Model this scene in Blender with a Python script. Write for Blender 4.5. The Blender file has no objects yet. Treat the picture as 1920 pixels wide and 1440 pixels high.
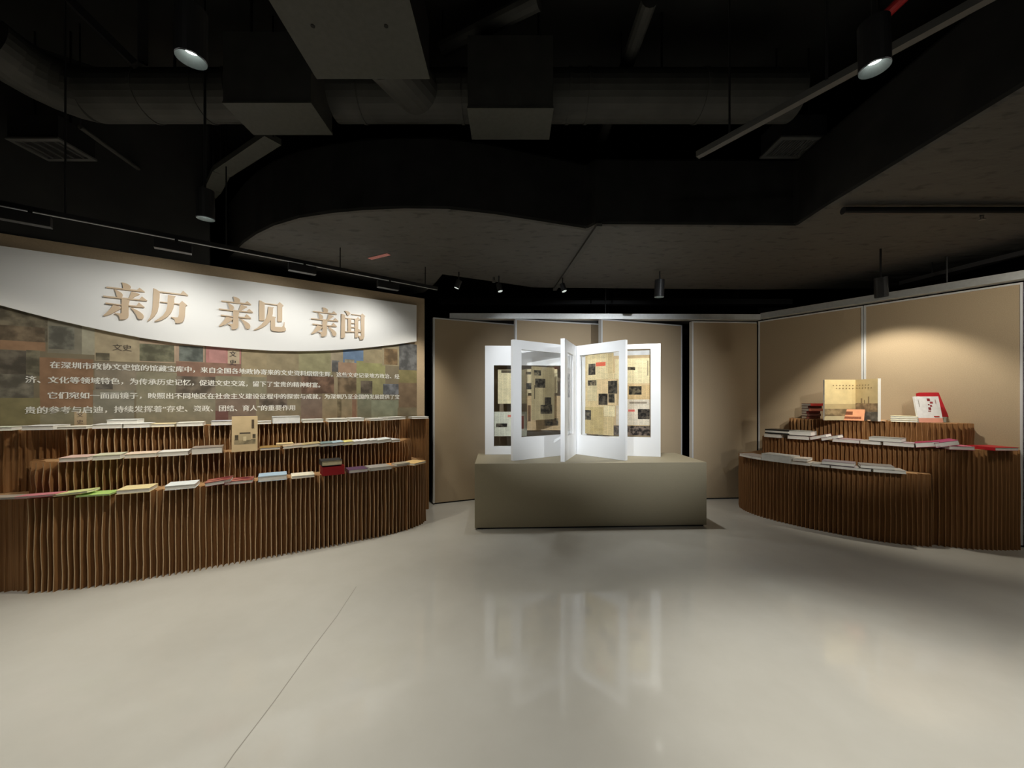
import bpy, math, random
from mathutils import Vector, Matrix
random.seed(7)
sc = bpy.context.scene
COL = sc.collection

# ------------------------------------------------------------------ camera
F = 721.0                      # focal length in pixels of a 1920 x 1440 frame
HZ = 750.0                     # row of the horizon
EYE = 1.5
cam_d = bpy.data.cameras.new('camera')
cam_d.sensor_width = 36.0
cam_d.lens = F / 1920 * 36
cam_d.shift_y = (HZ - 720) / 1920
cam_d.clip_start = 0.05
cam = bpy.data.objects.new('camera', cam_d)
cam.location = (0, 0, EYE)
cam.rotation_euler = (math.pi / 2, 0, 0)
COL.objects.link(cam)
sc.camera = cam

# ------------------------------------------------------------------ world, exposure
w = bpy.data.worlds.new('world'); sc.world = w
w.use_nodes = True
w.node_tree.nodes['Background'].inputs[0].default_value = (0, 0, 0, 1)
w.node_tree.nodes['Background'].inputs[1].default_value = 0
sc.view_settings.view_transform = 'Standard'
sc.view_settings.look = 'None'
sc.view_settings.exposure = 0.0
sc.view_settings.gamma = 1.0
sc.view_settings.use_curve_mapping = False
sc.cycles.use_denoising = True
sc.cycles.max_bounces = 10
sc.cycles.diffuse_bounces = 5
sc.cycles.transparent_max_bounces = 24
sc.cycles.sample_clamp_indirect = 6

NEUTRAL = (1.0, 0.975, 0.90)
WARM = (1.0, 0.93, 0.79)
COOL = (0.93, 0.97, 1.0)
# pendant lamps: mouth position, aim, watts, cone degrees, blend, colour, label
PENDANTS = [
    ((-1.41, 1.69, 3.00), (-1.75, 2.10, 0.0), 160, 80, 1.0, NEUTRAL, 'large lit black cylinder spotlight hanging nearest the mural wall'),
    ((-2.31, 2.90, 2.87), (-2.42, 3.22, 0.6), 115, 118, .9, WARM, 'black cylinder downlight hanging close above the mural-side track'),
    ((1.66, 1.76, 3.02), (1.85, 1.78, 0.0), 310, 62, 1.0, NEUTRAL, 'lit black cylinder spotlight on the slanting track near the red pipe'),
    ((1.835, 4.80, 2.79), (1.75, 5.1, 0.9), 80, 104, 1.0, NEUTRAL, 'small black downlight above the giant open book display'),
    ((3.94, 4.10, 2.60), (4.58, 4.58, 1.30), 74, 95, .5, WARM, 'black cylinder downlight in front of the bare corner wall'),
    ((-3.1, 1.05, 3.15), (-3.1, 1.35, 0.0), 95, 80, 1.0, NEUTRAL, 'added black cylinder downlight overhead on the mural side, out of view'),  # from here on: unseen lamps, added to brighten floor, walls, shelves and book
    ((.10, 1.05, 3.15), (.10, 1.25, 0.0), 185, 80, 1.0, NEUTRAL, 'added black cylinder downlight overhead in the middle, out of view'),
    ((3.9, 1.5, 2.92), (3.75, 1.7, 0.0), 120, 76, 1.0, NEUTRAL, 'added black cylinder downlight overhead on the corner side, out of view'),
    ((-1.5, -1.6, 3.15), (-.6, 3.2, 0.0), 22, 100, 1.0, NEUTRAL, 'added wide fill light, unseen behind the viewer on the mural side'),
    ((1.8, -1.6, 3.15), (2.0, 3.2, 0.0), 28, 100, 1.0, NEUTRAL, 'added wide fill light, unseen behind the viewer on the corner side'),
    ((-.55, .95, 3.0), (.46, 4.95, 1.70), 570, 38, 1.0, COOL, 'added unseen narrow spotlight overhead aimed at the mural-side leaves of the book'),
    ((2.35, .95, 2.92), (1.70, 4.95, 1.62), 560, 45, 1.0, COOL, 'added unseen narrow spotlight overhead aimed at the corner-side leaves of the book'),
    ((-3.97, 2.46, 2.95), (-3.9, 2.52, 0.0), 40, 120, .8, WARM, 'added unseen cylinder downlight by the mural wall, beyond the frame edge'),
    ((2.6, .90, 2.90), (3.98, 4.45, 1.18), 300, 24, 1.0, NEUTRAL, 'added unseen narrow spotlight overhead aimed at the corner shelf'),
    ((4.55, 2.55, 2.90), (4.95, 4.25, 1.75), 52, 105, 1.0, WARM, 'added unseen cylinder downlight facing the corner wall, beyond the frame edge'),
]
WASH_W = 28.0

# ------------------------------------------------------------------ geometry helpers
def ray(px, py):
    return Vector(((px - 960) / F, 1.0, (HZ - py) / F))
def at_depth(px, py, Y):
    return Vector(((px - 960) / F * Y, Y, EYE + (HZ - py) / F * Y))
def at_height(px, py, Z):
    return at_depth(px, py, (Z - EYE) * F / (HZ - py))

class MB:
    """collects polygons with a material slot per face"""
    def __init__(self):
        self.v = []; self.f = []; self.m = []
    def poly(self, pts, m=0):
        i = len(self.v); self.v += [tuple(p) for p in pts]
        self.f.append(tuple(range(i, i + len(pts)))); self.m.append(m)
    def mesh(self, vs, fs, m=0):
        i = len(self.v); self.v += [tuple(p) for p in vs]
        for f in fs:
            self.f.append(tuple(i + k for k in f)); self.m.append(m)
    def box(self, a, b, m=0, M=None):
        (x0, y0, z0), (x1, y1, z1) = a, b
        vs = [Vector(p) for p in ((x0,y0,z0),(x1,y0,z0),(x1,y1,z0),(x0,y1,z0),(x0,y0,z1),(x1,y0,z1),(x1,y1,z1),(x0,y1,z1))]
        if M is not None: vs = [M @ p for p in vs]
        self.mesh(vs, [(3,2,1,0),(4,5,6,7),(0,1,5,4),(1,2,6,5),(2,3,7,6),(3,0,4,7)], m)
    def prism(self, plan, z0, z1, m=0):
        n = len(plan)
        area = sum(plan[i][0]*plan[(i+1)%n][1]-plan[(i+1)%n][0]*plan[i][1] for i in range(n))
        if area < 0: plan = plan[::-1]
        vs = [(p[0], p[1], z0) for p in plan] + [(p[0], p[1], z1) for p in plan]
        fs = [tuple(range(n-1, -1, -1)), tuple(range(n, 2*n))] + [(i, (i+1)%n, n+(i+1)%n, n+i) for i in range(n)]
        self.mesh(vs, fs, m)
    def bar(self, p, q, wx, wz, m=0):
        """square bar from p to q"""
        p = Vector(p); q = Vector(q); d = (q - p); L = d.length
        M = Matrix.Translation(p) @ d.to_track_quat('Y', 'Z').to_matrix().to_4x4()
        self.box((-wx/2, 0, -wz/2), (wx/2, L, wz/2), m, M)
    def tube(self, p, q, r0, r1=None, n=16, m=0, caps=True):
        r1 = r0 if r1 is None else r1
        p = Vector(p); q = Vector(q); d = q - p
        R = d.to_track_quat('Z', 'Y').to_matrix()
        c = [(math.cos(2*math.pi*i/n), math.sin(2*math.pi*i/n)) for i in range(n)]
        vs = [p + R @ Vector((r0*a, r0*b, 0)) for a, b in c] + [q + R @ Vector((r1*a, r1*b, 0)) for a, b in c]
        fs = [(i, (i+1)%n, n+(i+1)%n, n+i) for i in range(n)]
        if caps: fs += [tuple(range(n-1, -1, -1)), tuple(range(n, 2*n))]
        self.mesh(vs, fs, m)
    def build(self, name, mats, parent=None, smooth=False, bevel=0):
        me = bpy.data.meshes.new(name)
        me.from_pydata(self.v, [], self.f)
        for mt in (mats if isinstance(mats, (list, tuple)) else [mats]): me.materials.append(mt)
        me.polygons.foreach_set('material_index', self.m)
        if smooth: me.polygons.foreach_set('use_smooth', [True]*len(self.f))
        me.update()
        o = bpy.data.objects.new(name, me)
        COL.objects.link(o)
        if parent is not None: o.parent = parent
        if bevel:
            b = o.modifiers.new('bevel', 'BEVEL'); b.width = bevel; b.segments = 2; b.limit_method = 'ANGLE'
        return o

def tag(o, label=None, cat=None, group=None, kind=None):
    if label: o['label'] = label
    if cat: o['category'] = cat
    if group: o['group'] = group
    if kind: o['kind'] = kind
    return o
def thing(name, label, cat, loc=(0,0,0), rz=0.0, group=None):
    o = bpy.data.objects.new(name, None)
    o.empty_display_size = .1
    o.location = loc; o.rotation_euler = (0, 0, rz)
    COL.objects.link(o)
    return tag(o, label, cat, group)

# ------------------------------------------------------------------ materials
def new_mat(name):
    m = bpy.data.materials.new(name); m.use_nodes = True
    nt = m.node_tree
    return m, nt, nt.nodes['Principled BSDF']
def lin(c):
    return tuple(((x/255)/12.92 if x/255 <= .04045 else ((x/255+.055)/1.055)**2.4) for x in c)
def mat(name, col, rough=.6, spec=.4, var=0.0, scale=8.0, bump=0.0, bscale=60.0, metal=0.0, stretch=None):
    m, nt, b = new_mat(name)
    b.inputs['Roughness'].default_value = rough
    b.inputs['Specular IOR Level'].default_value = spec
    b.inputs['Metallic'].default_value = metal
    b.inputs['Base Color'].default_value = (*col, 1)
    if var or bump:
        tc = nt.nodes.new('ShaderNodeTexCoord'); mp = nt.nodes.new('ShaderNodeMapping')
        nt.links.new(tc.outputs['Object'], mp.inputs[0])
        if stretch: mp.inputs['Scale'].default_value = stretch
    if var:
        n = nt.nodes.new('ShaderNodeTexNoise'); n.inputs['Scale'].default_value = scale; n.inputs['Detail'].default_value = 5
        r = nt.nodes.new('ShaderNodeMapRange'); r.inputs[1].default_value = .3; r.inputs[2].default_value = .7
        r.inputs[3].default_value = 1 - var; r.inputs[4].default_value = 1 + var
        mx = nt.nodes.new('ShaderNodeVectorMath'); mx.operation = 'SCALE'; mx.inputs[0].default_value = col
        nt.links.new(mp.outputs[0], n.inputs['Vector']); nt.links.new(n.outputs[0], r.inputs[0])
        nt.links.new(r.outputs[0], mx.inputs['Scale']); nt.links.new(mx.outputs[0], b.inputs['Base Color'])
    if bump:
        n2 = nt.nodes.new('ShaderNodeTexNoise'); n2.inputs['Scale'].default_value = bscale; n2.inputs['Detail'].default_value = 4
        bp = nt.nodes.new('ShaderNodeBump'); bp.inputs['Strength'].default_value = bump; bp.inputs['Distance'].default_value = .01
        nt.links.new(mp.outputs[0], n2.inputs['Vector']); nt.links.new(n2.outputs[0], bp.inputs['Height'])
        nt.links.new(bp.outputs[0], b.inputs['Normal'])
    return m
def emit(name, col, strength):
    m, nt, b = new_mat(name)
    b.inputs['Base Color'].default_value = (*col, 1)
    b.inputs['Emission Color'].default_value = (*col, 1); b.inputs['Emission Strength'].default_value = strength
    return m

BLACK = mat('matte_black_paint', (.012, .012, .012), .75, .25, .3, 3)
WALLBLACK = mat('black_wall_paint', (.016, .016, .016), .8, .2, .25, 2)
BLACKMETAL = mat('black_metal', (.02, .02, .021), .45, .4)
DUCT = mat('dark_grey_duct', (.065, .065, .06), .65, .3, .15, 6, .15, 20)
DIFF = mat('grey_white_box', (.066, .068, .060), .6, .3, .08, 30, .1, 90)
GRILLE = mat('grey_grille', (.10, .10, .096), .5, .4)
ALU = mat('brushed_aluminium', (.62, .63, .62), .38, .5, .06, 30, 0, 60, .55)
ALUW = mat('silver_edge_trim', (.72, .73, .73), .35, .5, 0, 8, 0, 60, .25)
FABRIC = mat('tan_fabric', (.455, .355, .235), .85, .2, .08, 140, .25, 420)
PANELTAN = mat('tan_wall_board', (.47, .36, .235), .8, .25, .06, 90, .2, 300)
BOXTAN = mat('tan_laminate', (.34, .295, .20), .6, .35, .04, 120, .1, 350)
WHITE = mat('white_lacquer', (.84, .845, .85), .4, .45)
WHITEB = mat('white_board', (.80, .80, .79), .55, .4)
LETTER = mat('tan_letter', (.56, .43, .30), .5, .4)
TEXTW = mat('white_lettering', (.80, .79, .74), .5, .4)
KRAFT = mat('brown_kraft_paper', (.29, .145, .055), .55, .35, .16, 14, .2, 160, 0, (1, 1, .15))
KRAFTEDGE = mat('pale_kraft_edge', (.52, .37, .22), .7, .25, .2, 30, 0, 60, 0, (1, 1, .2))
KRAFTTOP = mat('kraft_top', (.40, .235, .11), .7, .3, .15, 40, .2, 120)
PAGES = mat('book_pages', (.80, .78, .72), .8, .2, .05, 200, .2, 300, 0, (.1, .1, 4))
LENS = emit('lit_lens', (1, .98, .92), 30.0)
LENSDIM = emit('dim_lens', (.85, .95, .9), .5)
REFL = mat('frosted_reflector', (.07, .085, .083), .35, .5)
RED = mat('red_paint', (.42, .02, .025), .5, .4)
PINK = mat('pink_tape', (.75, .30, .28), .6, .3, .2, 60)

def floor_mat():
    m, nt, b = new_mat('polished_concrete')
    tc = nt.nodes.new('ShaderNodeTexCoord')
    n = nt.nodes.new('ShaderNodeTexNoise'); n.inputs['Scale'].default_value = .9; n.inputs['Detail'].default_value = 7; n.inputs['Roughness'].default_value = .6
    cr = nt.nodes.new('ShaderNodeValToRGB')
    cr.color_ramp.elements[0].position = .32; cr.color_ramp.elements[0].color = (.475, .455, .405, 1)
    cr.color_ramp.elements[1].position = .72; cr.color_ramp.elements[1].color = (.56, .545, .495, 1)
    n2 = nt.nodes.new('ShaderNodeTexNoise'); n2.inputs['Scale'].default_value = 2.3; n2.inputs['Detail'].default_value = 6
    mr = nt.nodes.new('ShaderNodeMapRange'); mr.inputs[1].default_value = .3; mr.inputs[2].default_value = .7; mr.inputs[3].default_value = .05; mr.inputs[4].default_value = .13
    nt.links.new(tc.outputs['Object'], n.inputs['Vector']); nt.links.new(tc.outputs['Object'], n2.inputs['Vector'])
    nt.links.new(n.outputs[0], cr.inputs[0]); nt.links.new(cr.outputs[0], b.inputs['Base Color'])
    nt.links.new(n2.outputs[0], mr.inputs[0]); nt.links.new(mr.outputs[0], b.inputs['Roughness'])
    n3 = nt.nodes.new('ShaderNodeTexNoise'); n3.inputs['Scale'].default_value = 5; n3.inputs['Detail'].default_value = 3
    bp = nt.nodes.new('ShaderNodeBump'); bp.inputs['Strength'].default_value = .03; bp.inputs['Distance'].default_value = .01
    nt.links.new(tc.outputs['Object'], n3.inputs['Vector']); nt.links.new(n3.outputs[0], bp.inputs['Height']); nt.links.new(bp.outputs[0], b.inputs['Normal'])
    b.inputs['Specular IOR Level'].default_value = .5
    return m
FLOOR = floor_mat()

def soffit_mat():
    m, nt, b = new_mat('grey_duct_wrap')
    tc = nt.nodes.new('ShaderNodeTexCoord')
    mp = nt.nodes.new('ShaderNodeMapping'); mp.inputs['Scale'].default_value = (1, 2.2, 1)
    nt.links.new(tc.outputs['Object'], mp.inputs[0])
    n = nt.nodes.new('ShaderNodeTexNoise'); n.inputs['Scale'].default_value = 7; n.inputs['Detail'].default_value = 4
    cr = nt.nodes.new('ShaderNodeValToRGB')
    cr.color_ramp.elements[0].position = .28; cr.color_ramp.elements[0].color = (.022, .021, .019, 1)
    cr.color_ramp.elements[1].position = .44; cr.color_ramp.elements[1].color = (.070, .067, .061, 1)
    nt.links.new(mp.outputs[0], n.inputs['Vector']); nt.links.new(n.outputs[0], cr.inputs[0]); nt.links.new(cr.outputs[0], b.inputs['Base Color'])
    n2 = nt.nodes.new('ShaderNodeTexNoise'); n2.inputs['Scale'].default_value = 2.5; n2.inputs['Detail'].default_value = 5
    bp = nt.nodes.new('ShaderNodeBump'); bp.inputs['Strength'].default_value = .5; bp.inputs['Distance'].default_value = .05
    nt.links.new(mp.outputs[0], n2.inputs['Vector']); nt.links.new(n2.outputs[0], bp.inputs['Height']); nt.links.new(bp.outputs[0], b.inputs['Normal'])
    b.inputs['Roughness'].default_value = .7
    return m
SOFFIT = soffit_mat()

def pane_mat():
    m = bpy.data.materials.new('clear_acrylic'); m.use_nodes = True
    nt = m.node_tree; nt.nodes.clear()
    out = nt.nodes.new('ShaderNodeOutputMaterial'); mix = nt.nodes.new('ShaderNodeMixShader')
    t = nt.nodes.new('ShaderNodeBsdfTransparent'); t.inputs[0].default_value = (.992, .994, .992, 1)
    g = nt.nodes.new('ShaderNodeBsdfGlossy'); g.inputs['Roughness'].default_value = .03; g.inputs[0].default_value = (.9, .9, .9, 1)
    lw = nt.nodes.new('ShaderNodeLayerWeight'); lw.inputs[0].default_value = .5
    pw = nt.nodes.new('ShaderNodeMath'); pw.operation = 'POWER'; pw.inputs[1].default_value = 5
    ma = nt.nodes.new('ShaderNodeMath'); ma.operation = 'MULTIPLY_ADD'; ma.inputs[1].default_value = .6; ma.inputs[2].default_value = .025
    nt.links.new(lw.outputs['Facing'], pw.inputs[0]); nt.links.new(pw.outputs[0], ma.inputs[0])
    nt.links.new(ma.outputs[0], mix.inputs[0]); nt.links.new(t.outputs[0], mix.inputs[1]); nt.links.new(g.outputs[0], mix.inputs[2])
    nt.links.new(mix.outputs[0], out.inputs[0])
    return m
PANE = pane_mat()

def print_mat(name, rough=.6, grain=.25, lo=.12, hi=1.35, pscale=22):
    """flat print: Col = ink and paper colour of each block, Kind 0 plain, 1 columns of small type, 2 halftone picture"""
    m, nt, b = new_mat(name)
    N = nt.nodes.new; L = nt.links.new
    ac = N('ShaderNodeAttribute'); ac.attribute_name = 'Col'
    ak = N('ShaderNodeAttribute'); ak.attribute_name = 'Kind'
    uv = N('ShaderNodeUVMap'); sp = N('ShaderNodeSeparateXYZ'); L(uv.outputs[0], sp.inputs[0])
    def math_(op, a, bv=None):
        n = N('ShaderNodeMath'); n.operation = op
        for i, x in enumerate((a, bv)):
            if x is None: continue
            if isinstance(x, (int, float)): n.inputs[i].default_value = x
            else: L(x, n.inputs[i])
        return n.outputs[0]
    row = math_('FRACT', math_('MULTIPLY', sp.outputs[1], 85.0))
    rowm = math_('LESS_THAN', row, .55)
    colg = math_('FRACT', math_('MULTIPLY', sp.outputs[0], 14.0))
    colm = math_('LESS_THAN', colg, .9)
    mp = N('ShaderNodeMapping'); mp.inputs['Scale'].default_value = (220, 85, 1); L(uv.outputs[0], mp.inputs[0])
    n1 = N('ShaderNodeTexNoise'); n1.inputs['Scale'].default_value = 1; n1.inputs['Detail'].default_value = 1; L(mp.outputs[0], n1.inputs['Vector'])
    ink = math_('MULTIPLY', math_('MULTIPLY', rowm, colm), math_('GREATER_THAN', n1.outputs[0], .42))
    is1 = math_('MULTIPLY', math_('GREATER_THAN', ak.outputs['Fac'], .5), math_('LESS_THAN', ak.outputs['Fac'], 1.5))
    is2 = math_('GREATER_THAN', ak.outputs['Fac'], 1.5)
    n2 = N('ShaderNodeTexNoise'); n2.inputs['Scale'].default_value = pscale; n2.inputs['Detail'].default_value = 6; L(uv.outputs[0], n2.inputs['Vector'])
    r2 = N('ShaderNodeMapRange'); r2.inputs[1].default_value = .42; r2.inputs[2].default_value = .62; r2.inputs[3].default_value = lo; r2.inputs[4].default_value = hi; L(n2.outputs[0], r2.inputs[0])
    f1 = math_('SUBTRACT', 1.0, math_('MULTIPLY', math_('MULTIPLY', ink, is1), .40))
    f2 = math_('ADD', math_('MULTIPLY', r2.outputs[0], is2), math_('SUBTRACT', 1.0, is2))
    n3 = N('ShaderNodeTexNoise'); n3.inputs['Scale'].default_value = 9; n3.inputs['Detail'].default_value = 4; L(uv.outputs[0], n3.inputs['Vector'])
    r3 = N('ShaderNodeMapRange'); r3.inputs[1].default_value = .3; r3.inputs[2].default_value = .7; r3.inputs[3].default_value = 1-grain; r3.inputs[4].default_value = 1+grain; L(n3.outputs[0], r3.inputs[0])
    fac = math_('MULTIPLY', math_('MULTIPLY', f1, f2), r3.outputs[0])
    vm = N('ShaderNodeVectorMath'); vm.operation = 'SCALE'; L(ac.outputs['Color'], vm.inputs[0]); L(fac, vm.inputs['Scale'])
    L(vm.outputs[0], b.inputs['Base Color']); b.inputs['Roughness'].default_value = rough; b.inputs['Specular IOR Level'].default_value = .3
    return m
PRINT = print_mat('newsprint', .75, .12)
MURALPRINT = print_mat('mural_print', .6, .2, .62, 1.15, 9)
SOFTPRINT = print_mat('picture_print', .6, .1, .55, 1.15, 14)

def printed(name, quads, material, parent=None):
    """quads: (four points, sRGB colour, kind, size u, size v); one flat printed sheet"""
    me = bpy.data.meshes.new(name)
    vs = []; fs = []
    for q in quads:
        i = len(vs); vs += [tuple(p) for p in q[0]]; fs.append((i, i+1, i+2, i+3))
    me.from_pydata(vs, [], fs)
    me.materials.append(material)
    me.color_attributes.new('Col', 'FLOAT_COLOR', 'CORNER')
    me.attributes.new('Kind', 'FLOAT', 'CORNER')
    me.uv_layers.new(name='UVMap')
    ca = me.attributes['Col']; ka = me.attributes['Kind']; uvl = me.uv_layers['UVMap']
    for k, q in enumerate(quads):
        c = (*lin(q[1]), 1); ou = random.random()*3; ov = random.random()*3
        if q[2] < 1.5: ou = ov = 0
        uvs = ((ou, ov), (ou+q[3], ov), (ou+q[3], ov+q[4]), (ou, ov+q[4]))
        for j in range(4):
            ca.data[4*k+j].color = c; ka.data[4*k+j].value = q[2]; uvl.data[4*k+j].uv = uvs[j]
    me.update()
    o = bpy.data.objects.new(name, me); COL.objects.link(o)
    if parent is not None: o.parent = parent
    return o

# ------------------------------------------------------------------ the room shell
def struct(name, mb, m, **k):
    o = mb.build(name, m, **k); o['kind'] = 'structure'; return o
mb = MB(); mb.box((-7, -5.5, -.2), (8, 8, 0)); floor = struct('floor', mb, FLOOR)
mb = MB(); mb.box((-7, -5.5, 4.6), (8, 8, 4.75)); struct('ceiling', mb, mat('charcoal_ceiling', (.036, .036, .034), .85, .2, .2, 3))
mb = MB(); mb.box((-7, 7.2, 0), (8, 7.4, 4.6)); struct('wall_back', mb, WALLBLACK)
mb = MB(); mb.box((-7, -5.5, 0), (8, -5.3, 4.6)); struct('wall_front', mb, WALLBLACK)
mb = MB(); mb.box((-7, -5.3, 0), (-6.8, 7.2, 4.6)); struct('wall_left', mb, WALLBLACK)
mb = MB(); mb.box((7.8, -5.3, 0), (8, 7.2, 4.6)); struct('wall_right', mb, WALLBLACK)
# hairline seam in the floor
mb = MB()
pts = [at_height(px, py, 0) for px, py in ((668, 1100), (632, 1155), (590, 1210), (548, 1268), (512, 1318), (470, 1373), (440, 1412), (400, 1470))]
for a, b in zip(pts, pts[1:]):
    d = (b - a).normalized(); nrm = Vector((-d.y, d.x, 0)) * .0025
    mb.poly([a - nrm + Vector((0,0,.0006)), b - nrm + Vector((0,0,.0006)), b + nrm + Vector((0,0,.0006)), a + nrm + Vector((0,0,.0006))])
mb.build('seam', mat('seam_filler', (.30, .285, .245), .5, .3), floor)

# ------------------------------------------------------------------ mural wall: s runs away from its free end, d out of it
WR = Vector((-1.217, 5.35)); WU = Vector((-.828, -.56)).normalized(); WN = Vector((-WU.y, WU.x))
WN = Vector((.56, -.828)).normalized()
def WL(s, d, z=0.0):
    p = WR + WU*s + WN*d
    return Vector((p.x, p.y, z))
def wall_sz(px, py, d=0.0):
    r = ray(px, py); n3 = Vector((WN.x, WN.y, 0)); o = Vector((0, 0, EYE))
    t = (WL(0, d) - o).dot(n3) / r.dot(n3)
    p = o + r*t
    return ((Vector((p.x, p.y)) - WR).dot(WU), p.z)
mb = MB(); mb.prism([WL(0, 0)[:2], WL(6.2, 0)[:2], WL(6.2, -.14)[:2], WL(0, -.14)[:2]], 0, 2.91)
struct('wall_mural', mb, PANELTAN)
mb = MB(); mb.prism([WL(.0, -.141)[:2], WL(.1, -.141)[:2], (-1.40, 6.5), (-1.295, 6.5)], 0, 2.91)
struct('wall_mural_return', mb, WALLBLACK)

mb = MB(); mb.prism([WL(2.36, -.02)[:2], WL(6.2, -.02)[:2], WL(6.2, -.14)[:2], WL(2.36, -.14)[:2]], 2.911, 4.6)
struct('wall_mural_upper', mb, mat('dark_grey_wall', (.045, .045, .044), .8, .2, .2, 2))
# collage of printed covers, flat on the wall
S_R = wall_sz(781, 640)[0]; S_L = 4.7
collage = thing('mural_panel', 'faded collage mural of old book covers with white lettering on the tan wall', 'mural', WL(2, 0, .9))
mo = Vector(collage.location)
mb = MB(); mb.prism([(WL(s, d) - mo)[:2] for s, d in ((S_R, .0005), (S_L, .0005), (S_L, .008), (S_R, .008))], -.3, 1.35)
mb.build('backing_board', mat('mural_board', lin((122, 112, 92)), .6, .3, .15, 6), collage)
COVERS = [
 (-260,560,0,800,(112,104,86),0),(0,572,90,640,(104,96,80),2),(0,612,85,642,(104,88,70),2),(0,640,86,657,(150,112,84),0),(90,603,156,663,(128,124,110),0),(92,612,140,655,(112,112,104),2),
 (154,612,178,665,(176,172,152),0),(0,657,52,702,(86,80,72),2),(50,657,76,705,(100,96,80),2),(75,672,176,764,(142,104,78),0),(0,702,64,746,(112,108,98),2),
 (0,746,76,812,(130,122,84),0),(76,764,178,812,(132,128,104),0),(178,622,262,678,(182,166,136),0),(180,662,206,676,(120,112,92),2),(262,640,330,680,(186,160,136),0),(262,646,327,678,(112,112,90),2),
 (330,642,384,680,(176,150,130),0),(336,649,381,678,(92,102,100),2),(386,650,452,707,(176,112,112),0),(392,656,424,700,(186,128,128),0),(427,656,449,712,(190,172,146),0),
 (453,655,500,708,(156,140,108),0),(500,655,560,704,(150,136,106),0),(560,655,622,702,(154,150,112),0),(620,656,646,697,(170,156,132),0),(622,676,636,697,(112,112,116),2),
 (643,656,681,682,(96,128,172),0),(646,674,664,684,(170,160,140),2),(634,680,670,707,(170,136,112),0),(668,678,722,707,(150,150,98),0),(681,655,716,681,(158,144,112),0),
 (716,650,749,686,(150,138,110),0),(720,654,745,684,(118,92,62),2),(748,645,781,695,(86,90,98),2),
 (178,680,260,732,(134,124,110),0),(180,712,212,730,(98,92,88),2),(330,680,452,708,(130,94,80),0),(256,698,332,800,(132,128,108),0),(330,706,408,742,(98,88,78),2),
 (332,742,406,800,(128,124,106),0),(404,706,502,742,(126,122,100),0),(500,704,566,738,(114,96,80),0),(565,706,626,738,(108,78,64),2),(626,700,634,738,(150,136,108),0),
 (633,706,669,740,(112,92,70),2),(668,706,722,740,(142,138,96),0),(676,714,698,740,(84,74,66),2),(718,720,748,740,(98,104,118),2),(747,694,781,720,(124,116,74),0),
 (747,718,781,772,(116,94,74),0),(175,732,252,800,(126,124,112),0),(404,740,480,800,(112,94,84),0),(404,770,428,796,(90,52,52),0),(480,738,566,800,(124,114,92),0),
 (486,742,538,764,(88,76,68),2),(564,742,606,800,(112,94,86),0),(604,738,672,800,(138,124,98),0),(632,748,640,786,(108,96,72),2),(660,740,668,792,(128,92,74),0),
 (670,738,698,800,(112,116,98),0),(696,750,747,800,(132,140,120),0),(745,764,781,800,(118,108,86),0),(140,772,163,799,(196,174,140),0),
]
quads = []
for k, (x0, y0, x1, y1, c, kd) in enumerate(COVERS):
    xm = (x0 + x1)/2
    s0 = wall_sz(x0, 700)[0]; s1 = max(wall_sz(min(x1, 781), 700)[0], S_R)
    zt = wall_sz(xm, y0)[1]; zb = wall_sz(xm, y1)[1]
    s0 = min(s0, S_L)
    c = tuple(a*.72 + b*.28 for a, b in zip(c, (126, 118, 100)))
    d = .0083 + k*.00003
    quads.append(([WL(s0, d, zb)-mo, WL(s1, d, zb)-mo, WL(s1, d, zt)-mo, WL(s0, d, zt)-mo], c, kd, abs(s0-s1), abs(zt-zb)))
printed('cover_print', quads, MURALPRINT, collage)

# --- lettering from the built-in font
def text_mesh(body, material, extrude=.001, bold=0.0, thicken=0.0, parent=None, name='text_line', width=None, height=None):
    cu = bpy.data.curves.new('text', 'FONT'); cu.body = body; cu.size = 1.0
    cu.offset = bold; cu.extrude = 0; cu.resolution_u = 2
    to = bpy.data.objects.new('text', cu); COL.objects.link(to)
    bpy.context.view_layer.update()
    me = bpy.data.meshes.new_from_object(to)
    bpy.data.objects.remove(to); bpy.data.curves.remove(cu)
    xs = [v.co.x for v in me.vertices]; ys = [v.co.y for v in me.vertices]
    if not xs: return None
    x0, x1, y0, y1 = min(xs), max(xs), min(ys), max(ys)
    fx = width/(x1-x0) if width else height/(y1-y0)
    fy = height/(y1-y0) if height else fx
    for v in me.vertices: v.co = ((v.co.x-x0)*fx, (v.co.y-(y0+y1)/2)*fy, 0)
    if thicken:      # heavier strokes: the same glyphs once more, a hair to the side
        n = len(me.vertices); fs = [tuple(p.vertices) for p in me.polygons]; base = [v.co.copy() for v in me.vertices]
        vs = []; f2 = []
        for k, dx in enumerate((-thicken/2, thicken/2)):
            vs += [(c.x+dx, c.y+dx*.4, 0) for c in base]; f2 += [tuple(i+k*n for i in f) for f in fs]
        m2 = bpy.data.meshes.new(name); m2.from_pydata(vs, [], f2); bpy.data.meshes.remove(me); me = m2
    me.materials.clear(); me.materials.append(material)
    me.name = name
    o = bpy.data.objects.new(name, me); COL.objects.link(o)
    if parent is not None: o.parent = parent
    if extrude:
        s = o.modifiers.new('thickness', 'SOLIDIFY'); s.thickness = extrude; s.offset = 1
    return o
def wall_basis(p):
    r = Vector((-WU.x, -WU.y, 0)); n = Vector((WN.x, WN.y, 0))
    return Matrix(((r.x, 0, n.x, p.x), (r.y, 0, n.y, p.y), (0, 1, 0, p.z), (0, 0, 0, 1)))
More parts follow.
